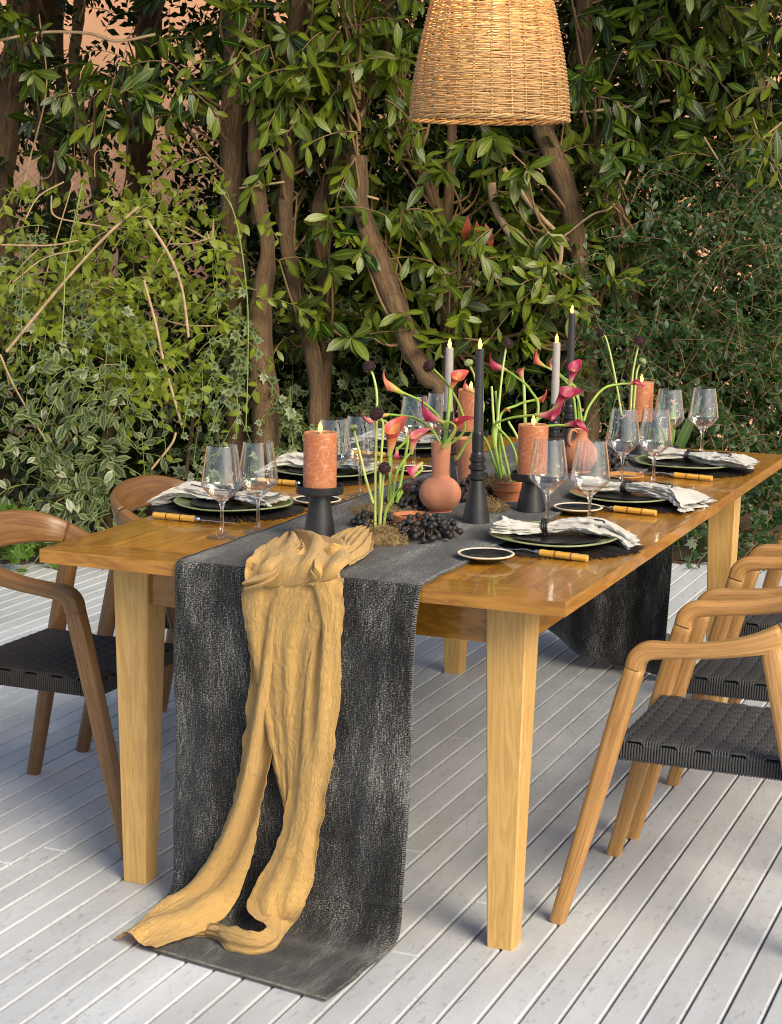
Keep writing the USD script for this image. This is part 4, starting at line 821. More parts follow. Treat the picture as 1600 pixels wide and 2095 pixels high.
for k in np.arange(-4.2, 4.2, .075):
    for sg in (1, -1):
        P = [hed(k + sg * .0375 * (q % 2), ft + .004 * sg * (1 if q % 2 else -1), q * .0375) for q in range(54)]
        P = np.array(P); P += DX * (meshkit.noise(P * 3.1, 5) - .5)[:, None] * .05 + np.array([0, 0, 1]) * (meshkit.noise(P * 2.3, 8) - .5)[:, None] * .05; mb.add(*tube(P, .0012, 3, cap=False))
obj('mesh', mb.get(), wire_m, fence, kind='stuff')
for k in (-3.6, -1.4, .8, 3.0): obj('post', MB().add(*tube([hed(k, ft + .03, -.05), hed(k, ft + .03, 2.1)], .022, 8)).get(), wire_m, fence, smooth=True)

def leafmat(name, cols, rough=.35, trans=.25, tcol=None, vein=.0, edge=None, spec=.5, coat=0.):
    """leaf: colour varies per leaf, paler midrib, optional pale uneven margin"""
    nd = {'g': ('geometry', {}), 'oi': ('object_info', {}), 'ad': ('math', {'math_type': 'add'}), 'fr': ('math', {'math_type': 'fraction'}), 'r': ('rgb_ramp', {'ramp': [(i / (len(cols) - 1), c) for i, c in enumerate(cols)]}),
          'u': ('texture_coordinate', {}), 'sx': ('separate_xyz', {}), 'ab': ('math', {'math_type': 'absolute'}), 'rv': ('rgb_ramp', {'ramp': [(.0, (vein,) * 3), (.05, (vein,) * 3), (.12, (0, 0, 0))]}),
          'mv': ('mix_color', {'b': tuple(min(1, c * 2.2 + .03) for c in cols[-1])}), 'p': ('principled_bsdf', {'roughness': rough, 'specular_ior_level': spec, 'coat_weight': coat, 'coat_roughness': .2}),
          'n': ('noise_texture', {'scale': 3.5, 'detail': 2}), 'tr': ('translucent_bsdf', {}), 'tm': ('mix_color', {'fac': 1.0, 'blend_type': 'multiply', 'b': tcol or (1.6, 1.5, .55), 'use_clamp': False}), 'mx': ('mix_closure', {'fac': trans}),
          'b': ('bump', {'strength': .4, 'distance': .004})}
    ln = [('g.random_per_island', 'ad.value1'), ('oi.random', 'ad.value2'), ('ad.value', 'fr.value1'), ('fr.value', 'r.fac'), ('u.UV', 'sx.vector'), ('sx.x', 'ab.value1'), ('ab.value', 'rv.fac'), ('rv.color', 'mv.fac'), ('r.color', 'mv.a'),
          ('u.UV', 'n.vector'), ('ab.value', 'b.height'), ('b.normal', 'p.normal'), ('tm.result', 'tr.color'), ('p.BSDF', 'mx.closure1'), ('tr.BSDF', 'mx.closure2')]
    last = 'mv.result'
    if edge:
        nd.update({'ea': ('math', {'math_type': 'multiply_add', 'value2': .9}), 're': ('rgb_ramp', {'ramp': [(.86, (0, 0, 0)), (1.0, (1, 1, 1))]}), 'me': ('mix_color', {'b': edge})})
        ln += [('n.fac', 'ea.value1'), ('ab.value', 'ea.value3'), ('ea.value', 're.fac'), ('re.color', 'me.fac'), (last, 'me.a')]; last = 'me.result'
    ln += [(last, 'p.base_color'), (last, 'tm.a')]
    return M(name, nd, ln, surface='mx.closure')
laurel_m = leafmat('laurel_leaf', [(.010, .027, .003), (.024, .050, .004), (.055, .090, .006), (.125, .160, .012)], .36, .24, vein=.5, coat=.0, spec=.4)
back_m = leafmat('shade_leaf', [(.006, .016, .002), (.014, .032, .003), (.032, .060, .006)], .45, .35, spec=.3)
vine_m = leafmat('vine_leaf', [(.014, .036, .003), (.040, .078, .005), (.080, .130, .009), (.20, .245, .020)], .45, .40, spec=.35, vein=.35)
privet_m = leafmat('privet_leaf', [(.010, .034, .008), (.024, .064, .013), (.055, .110, .020), (.12, .185, .030)], .40, .28, spec=.4, vein=.2)
euon_m = leafmat('euonymus_leaf', [(.014, .032, .008), (.030, .054, .014), (.065, .092, .026)], .34, .2, vein=.7, edge=(.17, .20, .085))
ivy_m = leafmat('ivy_leaf', [(.014, .036, .008), (.030, .060, .014), (.06, .092, .024)], .42, .2, vein=.5, edge=(.15, .19, .08))
ground_m = leafmat('ground_ivy_leaf', [(.07, .14, .015), (.12, .21, .02), (.20, .28, .03)], .4, .35, vein=.3)
dead_m = leafmat('dead_leaf', [(.09, .04, .018), (.16, .065, .025), (.22, .10, .04)], .7, .1)
red_m = leafmat('red_leaf', [(.22, .035, .015), (.34, .07, .03)], .5, .4, tcol=(1.6, .8, .5))
bark_m = M('bark', {'t': ('texture_coordinate', {}), 'm': ('mapping', {'scale': (13, 3.5, 1)}), 'n': ('noise_texture', {'scale': 2, 'detail': 8, 'roughness': .72, 'distortion': .9}), 'n2': ('noise_texture', {'scale': 14, 'detail': 5, 'roughness': .7}), 'ad': ('math', {'math_type': 'multiply_add', 'value2': .5}),
                     'r': ('rgb_ramp', {'ramp': [(.48, (.045, .022, .009)), (.70, (.175, .098, .042)), (1.0, (.34, .23, .12))]}), 'b': ('bump', {'strength': 1.0, 'distance': .028}), 'p': ('principled_bsdf', {'roughness': .9})},
           [('t.UV', 'm.vector'), ('m.vector', 'n.vector'), ('m.vector', 'n2.vector'), ('n2.fac', 'ad.value1'), ('n.fac', 'ad.value3'), ('ad.value', 'r.fac'), ('r.color', 'p.base_color'), ('ad.value', 'b.height'), ('b.normal', 'p.normal')])
twig_m = plain('dry_twig', (.34, .235, .13), .75, .3, 30, .2)
green_twig = plain('green_twig', (.16, .22, .05), .6, .3, 30)

def leaf_tpl(n=4, w=.19, fold=.18, curl=.12, peak=.55):
    """unit leaf along +x, surface normal +z; uv.x across -1..1"""
    t = np.linspace(0, 1, n + 1); hw = w * (np.sin(np.pi * np.clip(t, 0, 1) ** (math.log(.5) / math.log(peak)))) ** .8
    v, u = [], []
    for q, h in zip(t, hw):
        z = -curl * q * q; v += [(q, -h, z + fold * h), (q, 0, z), (q, h, z + fold * h)]; u += [(-1, q), (0, q), (1, q)]
    f = []
    for i in range(n):
        a = 3 * i; f += [(a, a + 1, a + 4), (a, a + 4, a + 3), (a + 1, a + 2, a + 5), (a + 1, a + 5, a + 4)]
    return np.array(v, float), np.array(f), np.array(u, float)
def ivy_tpl():
    ang = [0, 22, 40, 62, 88, 112, 140, 180]; rad = [1.0, .52, .72, .40, .62, .36, .42, .10]
    pts = [(math.cos(math.radians(a)) * r, math.sin(math.radians(a)) * r) for a, r in zip(ang, rad)] + [(math.cos(math.radians(a)) * r, -math.sin(math.radians(a)) * r) for a, r in list(zip(ang, rad))[1:-1]][::-1]
    v = [(.0, 0, .02)] + [(x, y, -.12 * (x * x + y * y)) for x, y in pts]; n = len(pts)
    v = np.array(v, float); v[:, 0] += .2
    return v, np.array([(0, 1 + i, 1 + (i + 1) % n) for i in range(n)]), np.array([(0, 0)] + [(1, .5)] * n, float)
T_LAUREL, T_SMALL, T_VINE, T_TINY, T_IVY = leaf_tpl(5, .17, .22, .16, .58), leaf_tpl(3, .24, .2, .1, .5), leaf_tpl(4, .27, .15, .18, .42), leaf_tpl(2, .26, .2, .05, .5), ivy_tpl()
def place(tpl, P, A, Nn, S):
    """copies of a leaf: base P, axis A, rough normal Nn, length S (arrays)"""
    v, f, u = tpl; A = nrm(A); Y = nrm(np.cross(Nn, A)); Z = np.cross(A, Y); S = np.asarray(S)[:, None, None]
    V = P[:, None] + S * (v[None, :, :1] * A[:, None] + v[None, :, 1:2] * Y[:, None] + v[None, :, 2:] * Z[:, None])
    n, k = len(P), len(v)
    F = f[None] + (np.arange(n) * k)[:, None, None]
    return V.reshape(-1, 3), F.reshape(-1, 3), np.tile(u, (n, 1))
TOCAM = -DT
def facing(n, r_, up=.8, cam_=.8, jit=.7): return nrm(np.array([0, 0, up]) + TOCAM * cam_ + r_.normal(0, jit, (n, 3)))
def ptube(pts, D, r, n=7, k=24, wob=.0, seed=0, jit=None):
    """tube through picture places at a distance D (one or per point); r in picture units half width"""
    pts = np.asarray(pts, float); D = np.broadcast_to(np.asarray(D, float), (len(pts),)); P = np.array([at(x, y, d) for (x, y), d in zip(pts, D)])
    R_ = np.broadcast_to(np.asarray(r, float), (len(pts),)) * D / FPX
    Q = spline(np.hstack([P, R_[:, None]]), k)
    if wob: Q[:, :3] += (meshkit.noise(np.stack([Q[:, 0] * 4 + seed, Q[:, 2] * 4, Q[:, 1] * 0 + [0, 5, 9][0]], -1), seed) - .5)[:, None] * wob * np.array([1, .5, 0]); 
    rad = Q[:, 3] * (1 + (meshkit.noise(np.stack([Q[:, 2] * 7 + seed, Q[:, 0] * 3, Q[:, 1]], -1), seed + 3) - .5) * .35)
    v, f, u = tube(Q[:, :3], np.maximum(rad, .0015), n)
    return v, f, u * np.array([1, 1.0])
def knobbly(v, seed, amp): return v
hr = np.random.default_rng(21)

# trunks: (picture path from the ground up, half widths, distance, branches [(path, half widths, dist)], label)
TR = [
 ([(-20, 900), (-8, 600), (8, 300), (30, 160), (48, 0), (70, -300)], [30, 32, 30, 29, 32, 34], 8.55, [([(12, 300), (-20, 120), (-60, -60)], [18, 15, 13])], 'stout brown trunk cut by the upper left picture edge'),
 ([(118, 980), (125, 700), (122, 480), (108, 300), (82, 190), (92, 60), (100, -300)], [26, 28, 30, 26, 18, 17, 16], 8.7, [([(120, 330), (128, 200), (118, 90), (125, -80)], [14, 12, 11, 10]), ([(150, 700), (170, 560), (215, 500), (250, 470)], [11, 9, 8, 6])], 'forked dark trunk second from the upper left corner'),
 ([(225, 900), (220, 700), (205, 480), (195, 330), (165, 240), (152, 130), (162, 0), (165, -300)], [16, 15, 14, 12, 10, 10, 11, 12], 8.35, [], 'slim bent reddish trunk between the thicker left trunks'),
 ([(265, 960), (272, 700), (262, 480), (280, 360), (302, 180), (303, 0), (300, -300)], [26, 24, 20, 22, 24, 27, 29], 8.8, [([(265, 540), (300, 450), (325, 400)], [13, 11, 8])], 'dark upright trunk in front of the bright wall gap at upper left'),
 ([(485, 905), (488, 760), (485, 600), (478, 420), (478, 250), (482, 120), (480, -300)], [24, 24, 23, 26, 29, 24, 22], 7.9, [([(478, 400), (520, 400), (526, 460)], [12, 13, 12])], 'ivy footed trunk with pale base, left of the nearest orange candle'),
 ([(545, 850), (538, 760), (532, 640), (548, 520), (534, 430), (522, 340), (518, 240)], [27, 28, 22, 18, 16, 15, 12], 7.75, [], 'bent orange brown trunk above the left wine glasses'),
 ([(650, 900), (642, 740), (612, 620), (585, 480), (590, 330), (592, 160), (612, 0), (640, -300)], [18, 17, 16, 15, 15, 16, 20, 24], 7.8, [], 'smooth trunk leaning out of the top, left of centre'),
 ([(660, 880), (668, 700), (662, 560), (652, 440), (690, 330), (735, 210), (745, 60), (740, -300)], [14, 14, 15, 16, 17, 20, 27, 32], 8.0, [], 'grey trunk at the top centre, left of the wicker lamp'),
 ([(905, 830), (872, 770), (838, 700), (795, 590), (762, 500), (740, 420), (735, 320)], [17, 18, 22, 23, 22, 18, 15], 7.6, [], 'thick grey brown trunk leaning left in the middle of the hedge'),
 ([(915, 900), (918, 720), (916, 560), (908, 460), (880, 390), (835, 300), (800, 150), (780, -300)], [16, 16, 19, 16, 13, 13, 13, 12], 8.0, [([(912, 470), (920, 380), (925, 250), (930, -60)], [12, 11, 10, 9])], 'upright dark trunk behind the grey taper candle'),
 ([(1210, 860), (1206, 700), (1190, 560), (1160, 390), (1125, 300), (1105, 200), (1090, -300)], [15, 16, 18, 20, 22, 20, 18], 7.75, [], 'brown trunk rising behind the lilies to the right of the lamp'),
 ([(1300, 900), (1292, 700), (1285, 500), (1240, 385), (1212, 280), (1195, 120), (1190, -300)], [14, 15, 17, 20, 18, 17, 17], 7.95, [], 'trunk bending right, right of the wicker lamp'),
 ([(1420, 900), (1385, 640), (1345, 470), (1360, 280), (1380, -300)], [11, 11, 13, 13, 14], 8.7, [([(1350, 470), (1395, 360), (1420, 250)], [8, 7, 5])], 'thin shaded trunk in the right half of the hedge'),
 ([(1560, 900), (1550, 600), (1555, 300), (1500, -50)], [12, 12, 11, 10], 8.6, [], 'thin shaded trunk near the right picture edge'),
]
# rosettes of large leaves, centres drawn in picture regions with weights
def region(n, boxes, seed):
    r_ = np.random.default_rng(seed); w = np.array([b[4] for b in boxes], float); k = r_.choice(len(boxes), n, p=w / w.sum()); B = np.array([b[:4] for b in boxes])[k]
    return B[:, 0] + (B[:, 2] - B[:, 0]) * r_.random(n), B[:, 1] + (B[:, 3] - B[:, 1]) * r_.random(n), r_
bx = [(560, 90, 840, 700, 10), (840, 250, 1160, 700, 10), (930, 560, 1200, 800, 6), (1130, 0, 1600, 330, 13), (450, 0, 700, 260, 7), (640, 0, 850, 220, 5), (1150, 300, 1330, 620, 4), (220, 60, 450, 250, 4.5), (60, 120, 250, 330, 2.2), (1100, -300, 1650, 0, 9), (300, -300, 860, 0, 9), (-50, -300, 300, -40, 3), (0, 0, 60, 140, 1), (1050, 420, 1200, 640, 5)]
rx, ry, r_ = region(820, bx, 5)
rD = r_.uniform(7.5, 8.6, len(rx))
tx = np.array([t[0][len(t[0]) // 2][0] for t in TR]); tops = [np.array(t[0], float) for t in TR]
own = []
for x, y in zip(rx, ry):
    d = [abs(np.interp(-y, -tp_[:, 1], tp_[:, 0]) - x) * (1 if i in (4, 6, 7, 8, 9, 10, 11, 12, 13) else 3.2) for i, tp_ in enumerate(tops)]; own.append(int(np.argmin(d)))
own = np.array(own)
leaf_sets = {i: [] for i in range(len(TR))}
twigs = {i: MB() for i in range(len(TR))}
for x, y, D, i in zip(rx, ry, rD, own):
    if r_.random() < .55:                                  # a drooping twig end with alternate leaves
        c = at(x, y, D); n = int(r_.integers(6, 13)); q = np.linspace(0, 1, n); dr = nrm(DX * r_.normal(0, .8) + TOCAM * r_.uniform(-.1, .7) + np.array([0, 0, r_.uniform(-.6, .5)])); ln = r_.uniform(.12, .26)
        pts = c + dr * (q * ln)[:, None] + np.array([0, 0, -1.0]) * (.35 * ln * q ** 2)[:, None]; T_ = nrm(np.gradient(pts, axis=0)); sd = nrm(np.cross(T_, TOCAM + r_.normal(0, .5, 3))); sg_ = np.where(np.arange(n) % 2, 1, -1)[:, None]
        A = T_ * r_.uniform(.4, .9, (n, 1)) + sd * sg_ * r_.uniform(.4, 1.0, (n, 1)) + r_.normal(0, .22, (n, 3)); A[:, 2] -= r_.uniform(0, .7, n)
        leaf_sets[i].append((pts, A, facing(n, r_, .9, .8, .5), r_.uniform(.06, .15, n) * (1 - .25 * q), D)); twigs[i].add(*tube(pts, np.linspace(.0035, .0018, n), 4, cap=False))
        tp_ = tops[i]; ty = min(max(y + r_.uniform(40, 160), -250), 700); b0 = at(np.interp(-ty, -tp_[:, 1], tp_[:, 0]), ty, TR[i][2]); twigs[i].add(*tube(spline([b0, (b0 + c) / 2 + np.array([0, 0, -.03]), c], 8), np.linspace(.008, .0035, 8), 5, cap=False)); continue
    c = at(x, y, D); ax = nrm(TOCAM * .55 + np.array([0, 0, r_.uniform(-.5, .45)]) + DX * r_.normal(0, .7)); n = r_.integers(6, 11)
    e1 = nrm(np.cross(ax, [0, 0, 1.0]) + 1e-6); e2 = np.cross(ax, e1); az = np.arange(n) * 2.4 + r_.uniform(0, 6); opn = r_.uniform(.5, 1.25, n)
    A = nrm(ax[None] * np.cos(opn)[:, None] + (e1[None] * np.cos(az)[:, None] + e2[None] * np.sin(az)[:, None]) * np.sin(opn)[:, None]); A[:, 2] -= r_.uniform(.05, .6, n); A += r_.normal(0, .16, A.shape)
    Nn = nrm(ax[None] * .9 + np.array([0, 0, .55]) + r_.normal(0, .22, (n, 3)))
    P = c[None] - ax[None] * (np.arange(n) * .006)[:, None]; S = r_.uniform(.065, .155, n) * (1 - .25 * (np.arange(n) < 2))
    leaf_sets[i].append((P, A, Nn, S, D))
    tp_ = tops[i]; ty = min(max(y + r_.uniform(60, 200), -250), 700); bxp = np.interp(-ty, -tp_[:, 1], tp_[:, 0])
    b0 = at(bxp, ty, TR[i][2]); mid = (b0 + c) / 2 + np.array([0, 0, -.04]) + DX * r_.normal(0, .05)
    twigs[i].add(*tube(spline([b0, mid, c - ax * .02], 9), np.linspace(.009, .0035, 9), 5, cap=False))
NP = 0
# the crowns go on above the picture and lean over the deck edge
for q in range(1150):
    s_, t_, z_ = r_.uniform(-3.4, 3.4), r_.uniform(6.75, 9.4), r_.uniform(2.75, 4.3)
    if t_ < 7.5 and z_ < 2.9: z_ += .3
    c = hed(s_, t_, z_); n = 8; ax = nrm(np.array([0, 0, .8]) + r_.normal(0, .5, 3)); az = np.arange(n) * 2.4; e1 = nrm(np.cross(ax, [1, .2, .1])); e2 = np.cross(ax, e1)
    A = nrm(ax * .3 + e1[None] * np.cos(az)[:, None] + e2[None] * np.sin(az)[:, None]); Pk = np.tile(c, (n, 1)); pxx = 800 + FPX * ((c - CAM) @ CR[0]) / ((c - CAM) @ CR[2])
    i = int(np.argmin([abs(tp_[-1][0] - pxx) for tp_ in tops])); leaf_sets[i].append((Pk, A, np.tile(ax, (n, 1)) + r_.normal(0, .3, (n, 3)), r_.uniform(.15, .22, n), t_))
for i, (path, rad, D, br, lab) in enumerate(TR):
    t = thing('tree', 'tree: ' + lab if False else lab, 'tree', (0, 0, 0), 0, 'trees of the hedge')
    path = np.array(path, float); k = 40
    mb = MB(); P0 = at(*path[0], D); base = P0.copy(); base[2] = -.08
    Pp = np.vstack([base, [at(x, y, D) for x, y in path if at(x, y, D)[2] > .15]]); keep = [j for j, (x, y) in enumerate(path) if at(x, y, D)[2] > .15]
    Rr = np.r_[rad[0] * 1.25, [rad[j] for j in keep]] * D / FPX
    Q = spline(np.hstack([Pp, Rr[:, None]]), 60); rr2 = Q[:, 3] * (1 + (meshkit.fbm(np.stack([Q[:, 2] * 5, np.full(60, i * 3.3), Q[:, 0]], -1), 3, i) - .5) * .4)
    v, f, u = tube(Q[:, :3], rr2, 12); dv = (meshkit.fbm(v * np.array([22, 22, 6]), 3, i) - .5)[:, None]; v = v + nrm(v - np.vstack([np.repeat(Q[:, :3], 12, 0), Q[0, :3], Q[-1, :3]]) + 1e-9) * dv * .026
    mb.add(v, f, u * np.array([1, 2.2])); obj('trunk', mb, bark_m, t, smooth=True)
    for bp, brd in br: obj('branch', MB().add(*ptube(bp, D, brd, 8)), bark_m, t, smooth=True)
    if twigs[i].n: obj('twigs', twigs[i].get(), bark_m, t, smooth=True, kind='stuff')
    if leaf_sets[i]:
        Pq = [np.concatenate([s[j] for s in leaf_sets[i]]) for j in range(4)]; dd = np.concatenate([np.full(len(s[0]), s[4]) for s in leaf_sets[i]])
        px2 = FPX * ((Pq[0] - CAM) @ CR[0]) / ((Pq[0] - CAM) @ CR[2]) + 800; py2 = 1047.5 - FPX * ((Pq[0] - CAM) @ CR[1]) / ((Pq[0] - CAM) @ CR[2])
        vis = (px2 > -20) & (px2 < 1620) & (py2 > -20); score = np.where(vis, Pq[3] / dd, 0); order = np.argsort(-score); nb = min(110, int((score > 0).sum() * .6))
        for q in order[:nb]:
            vv, ff, u_ = place(T_LAUREL, Pq[0][q:q + 1], Pq[1][q:q + 1], Pq[2][q:q + 1], Pq[3][q:q + 1]); obj('leaf', (vv, ff), laurel_m, t, smooth=True, uv=u_)
        o2 = order[nb:]
        if len(o2): vv, ff, u_ = place(T_LAUREL, *[a[o2] for a in Pq]); obj('crown', (vv, ff), laurel_m, t, smooth=True, uv=u_, kind='stuff')

# sprays: arching twigs carrying alternate leaves
def sprays(starts, dirs, lens, leaf_len, tpl, r_, gap=.022, droop=.5, spread=.9, up=.8, cam_=.8, twr=.0016):
    """returns (twigs MB, leaves v, f, uv)"""
    tw = MB(); P, A, S = [], [], []
    for s, d, ln in zip(starts, dirs, lens):
        n = max(5, int(ln / gap)); q = np.linspace(0, 1, n); d = nrm(d); w = nrm(r_.normal(0, 1, 3)) * .15
        pts = s + d * (q * ln)[:, None] + np.array([0, 0, -1.0]) * (droop * ln * q ** 2)[:, None] + w * (ln * np.sin(q * 4))[:, None] * .4
        tw.add(*tube(pts[::max(1, n // 7)], twr, 4, cap=False)); T = nrm(np.gradient(pts, axis=0)); side = nrm(np.cross(T, nrm(TOCAM + r_.normal(0, .4, 3)))); sg = np.where(np.arange(n) % 2, 1, -1)[:, None]
        P.append(pts[1:]); A.append((T * .65 + side * sg * spread + r_.normal(0, .25, (n, 3)))[1:]); S.append((leaf_len * r_.uniform(.65, 1.25, n) * (1 - .35 * q))[1:])
    P, A, S = np.concatenate(P), np.concatenate(A), np.concatenate(S)
    return tw, place(tpl, P, A, facing(len(P), r_, up, cam_, .55), S)
def shrub(name, label, cat, boxes, nsp, D0, D1, ln, leaf_len, tpl, lm, seed, gap=.022, droop=.5, tm=None, group=None, part='foliage', stems=None, zmin=.01, dirz=.3, kind=None):
    xx, yy, r_ = region(nsp, boxes, seed); Dd = r_.uniform(D0, D1, nsp)
    st_ = np.array([at(x, y, d) for x, y, d in zip(xx, yy, Dd)]); ok = st_[:, 2] > zmin; st_ = st_[ok]; n = len(st_)
    di = np.stack([r_.normal(0, .6, n)] * 3, 1) * DX + TOCAM * r_.uniform(.1, .8, n)[:, None] + np.array([0, 0, 1.0]) * r_.normal(dirz, .45, n)[:, None]
    tw, (v, f, u) = sprays(st_, di, r_.uniform(ln * .6, ln * 1.3, n), leaf_len, tpl, r_, gap, droop)
    bad = v[:, 2] < .004; v[bad, 2] = .004 + (v[bad, 2] * -.02).clip(0, .01)
    t = thing(name, label, cat, (0, 0, 0), 0, group)
    if stems:
        for bp, D_, brd in stems: obj('stem', MB().add(*ptube(bp, D_, brd, 6)), tm or bark_m, t, smooth=True)
    obj('twigs', tw.get(), tm or green_twig, t, smooth=True, kind='stuff'); obj(part, (v, f), lm, t, smooth=True, uv=u, kind='stuff'); return t
# leaves deep in the hedge, seen dark against the wall
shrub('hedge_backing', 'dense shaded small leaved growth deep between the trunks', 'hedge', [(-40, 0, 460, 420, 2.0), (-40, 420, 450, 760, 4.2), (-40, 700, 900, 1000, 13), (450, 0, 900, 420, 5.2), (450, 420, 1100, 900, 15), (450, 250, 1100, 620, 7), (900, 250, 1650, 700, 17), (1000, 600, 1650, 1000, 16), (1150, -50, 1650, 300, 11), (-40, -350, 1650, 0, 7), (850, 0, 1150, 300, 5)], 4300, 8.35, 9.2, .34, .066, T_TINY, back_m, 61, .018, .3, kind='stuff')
# bright climber at the left
shrub('climbing_vine', 'bright yellow green climber tangled over the left half of the hedge', 'vine', [(-40, 430, 300, 720, 6), (0, 380, 420, 640, 3.2), (200, 600, 520, 860, 6), (180, 320, 420, 480, 2), (420, 400, 540, 640, 1.4), (0, 560, 260, 800, 4), (250, 420, 560, 800, 3)], 230, 7.55, 8.1, .30, .062, T_VINE, vine_m, 62, .030, .55,
      stems=[([(150, 1000), (135, 800), (150, 600), (200, 450)], 8.0, [4, 4, 3, 3]), ([(380, 980), (395, 820), (372, 640), (330, 480)], 7.9, [4, 4, 3, 2])])
vt = stage.GetPrimAtPath('/World/climbing_vine'); r_ = np.random.default_rng(31); mb = MB()
for k in range(46):
    x, y = r_.uniform(-20, 430), r_.uniform(330, 800); a = r_.normal(-.9, .7); ln = r_.uniform(50, 190); D = r_.uniform(7.6, 8.1); bx_, by_ = math.cos(a) * ln, math.sin(a) * ln
    mb.add(*ptube([(x, y), (x + bx_ * .5 + r_.normal(0, 14), y + by_ * .5 + r_.normal(0, 14)), (x + bx_, y + by_ + r_.uniform(0, 30))], D, r_.uniform(.8, 2.0), 5, 10))
obj('dry_twigs', mb.get(), twig_m, vt, smooth=True, kind='stuff')
# small leaved shrub at the right
shrub('privet_shrub', 'fine leaved dark green shrub filling the right side of the hedge', 'shrub', [(1320, 420, 1650, 700, 8), (1180, 520, 1420, 800, 7), (1400, 680, 1650, 960, 6), (1480, 900, 1650, 1180, 2.4), (1240, 330, 1480, 560, 3.5), (1120, 640, 1300, 800, 2), (1480, 300, 1650, 500, 3)], 620, 7.5, 8.25, .28, .044, T_SMALL, privet_m, 63, .0185, .5, bark_m,
      stems=[([(1470, 1040), (1450, 800), (1470, 600), (1500, 420)], 8.0, [5, 5, 4, 3]), ([(1330, 980), (1320, 820), (1340, 640)], 8.0, [4, 4, 3])])
# variegated shrubs at the lower left
shrub('euonymus_shrub', 'variegated pale edged shrub at the lower left, behind the nearest left chair', 'shrub', [(-40, 760, 110, 1080, 4), (60, 860, 230, 1080, 4)], 70, 7.25, 7.6, .22, .088, T_SMALL, euon_m, 64, .042, .5)
shrub('euonymus_shrub', 'variegated pale edged shrub between the two left chairs', 'shrub', [(150, 780, 300, 1060, 4), (120, 700, 220, 820, 1.2)], 48, 7.25, 7.6, .20, .082, T_SMALL, euon_m, 65, .042, .5)
shrub('ivy_plant', 'pale edged ivy climbing the trunk left of the nearest orange candle', 'ivy', [(450, 560, 540, 860, 4), (520, 790, 620, 930, 5), (455, 620, 510, 760, 2)], 70, 7.65, 8.15, .22, .050, T_IVY, ivy_m, 66, .026, .9, dirz=-.2)
shrub('ivy_plant', 'dark ivy spreading low between the trunks behind the middle left place settings', 'ivy', [(560, 700, 800, 930, 4), (300, 850, 480, 1010, 4), (640, 560, 760, 800, 2)], 90, 7.9, 8.5, .22, .048, T_IVY, ivy_m, 67, .026, .8, dirz=-.2)
shrub('ivy_plant', 'ivy hanging over the left part of the hedge among the bright climber', 'ivy', [(140, 600, 260, 760, 3), (0, 480, 60, 640, 1.5), (380, 650, 470, 820, 2)], 36, 7.5, 7.8, .22, .046, T_IVY, ivy_m, 68, .026, .9, dirz=-.2)
shrub('ground_ivy', 'bright green ground ivy spilling onto the deck edge at the far left', 'ivy', [(-60, 1085, 120, 1150, 5), (-60, 1050, 60, 1100, 2)], 60, 7.2, 7.5, .14, .048, T_IVY, ground_m, 69, .022, .4, dirz=.5)
shrub('ground_ivy', 'dark ground ivy at the deck edge behind the far table end', 'ivy', [(1330, 1000, 1480, 1140, 3), (1500, 960, 1640, 1120, 5)], 60, 7.6, 8.1, .16, .042, T_IVY, privet_m, 70, .022, .4, dirz=.5)
# strap leaved plant
t = thing('strap_leaf_plant', 'strap leaved green plant behind the farthest right wine glasses', 'plant', (0, 0, 0)); r_ = np.random.default_rng(9)
for k in range(13):
    b0 = on(1360 + r_.uniform(-12, 12), 930, 2, .0) * 0 + at(1362 + r_.uniform(-14, 14), 950, 7.6); dr = nrm(DX * r_.normal(0, .45) + np.array([0, 0, 1.0]) + TOCAM * r_.uniform(-.1, .4)); ln = r_.uniform(.18, .32)
    v, f, u = place(leaf_tpl(7, .075, .2, .35, .4), b0[None], dr[None], (TOCAM + r_.normal(0, .3, 3))[None], [ln]); obj('leaf', (v, f), ground_m if k % 3 else privet_m, t, smooth=True, uv=u)
# a few red dying leaves
t = thing('dying_leaf_spray', 'spray of three red dying leaves hanging under the lamp', 'leaves', (0, 0, 0))
for (x, y, dx, dy) in ((958, 440, -.1, 1), (975, 450, .1, 1), (992, 455, .35, 1)):
    v, f, u = place(T_LAUREL, at(x, y, 7.7)[None], (DX * dx - np.array([0, 0, dy]))[None], (TOCAM + np.array([.3, 0, .2]))[None], [.115]); obj('leaf', (v, f), red_m, t, smooth=True, uv=u)
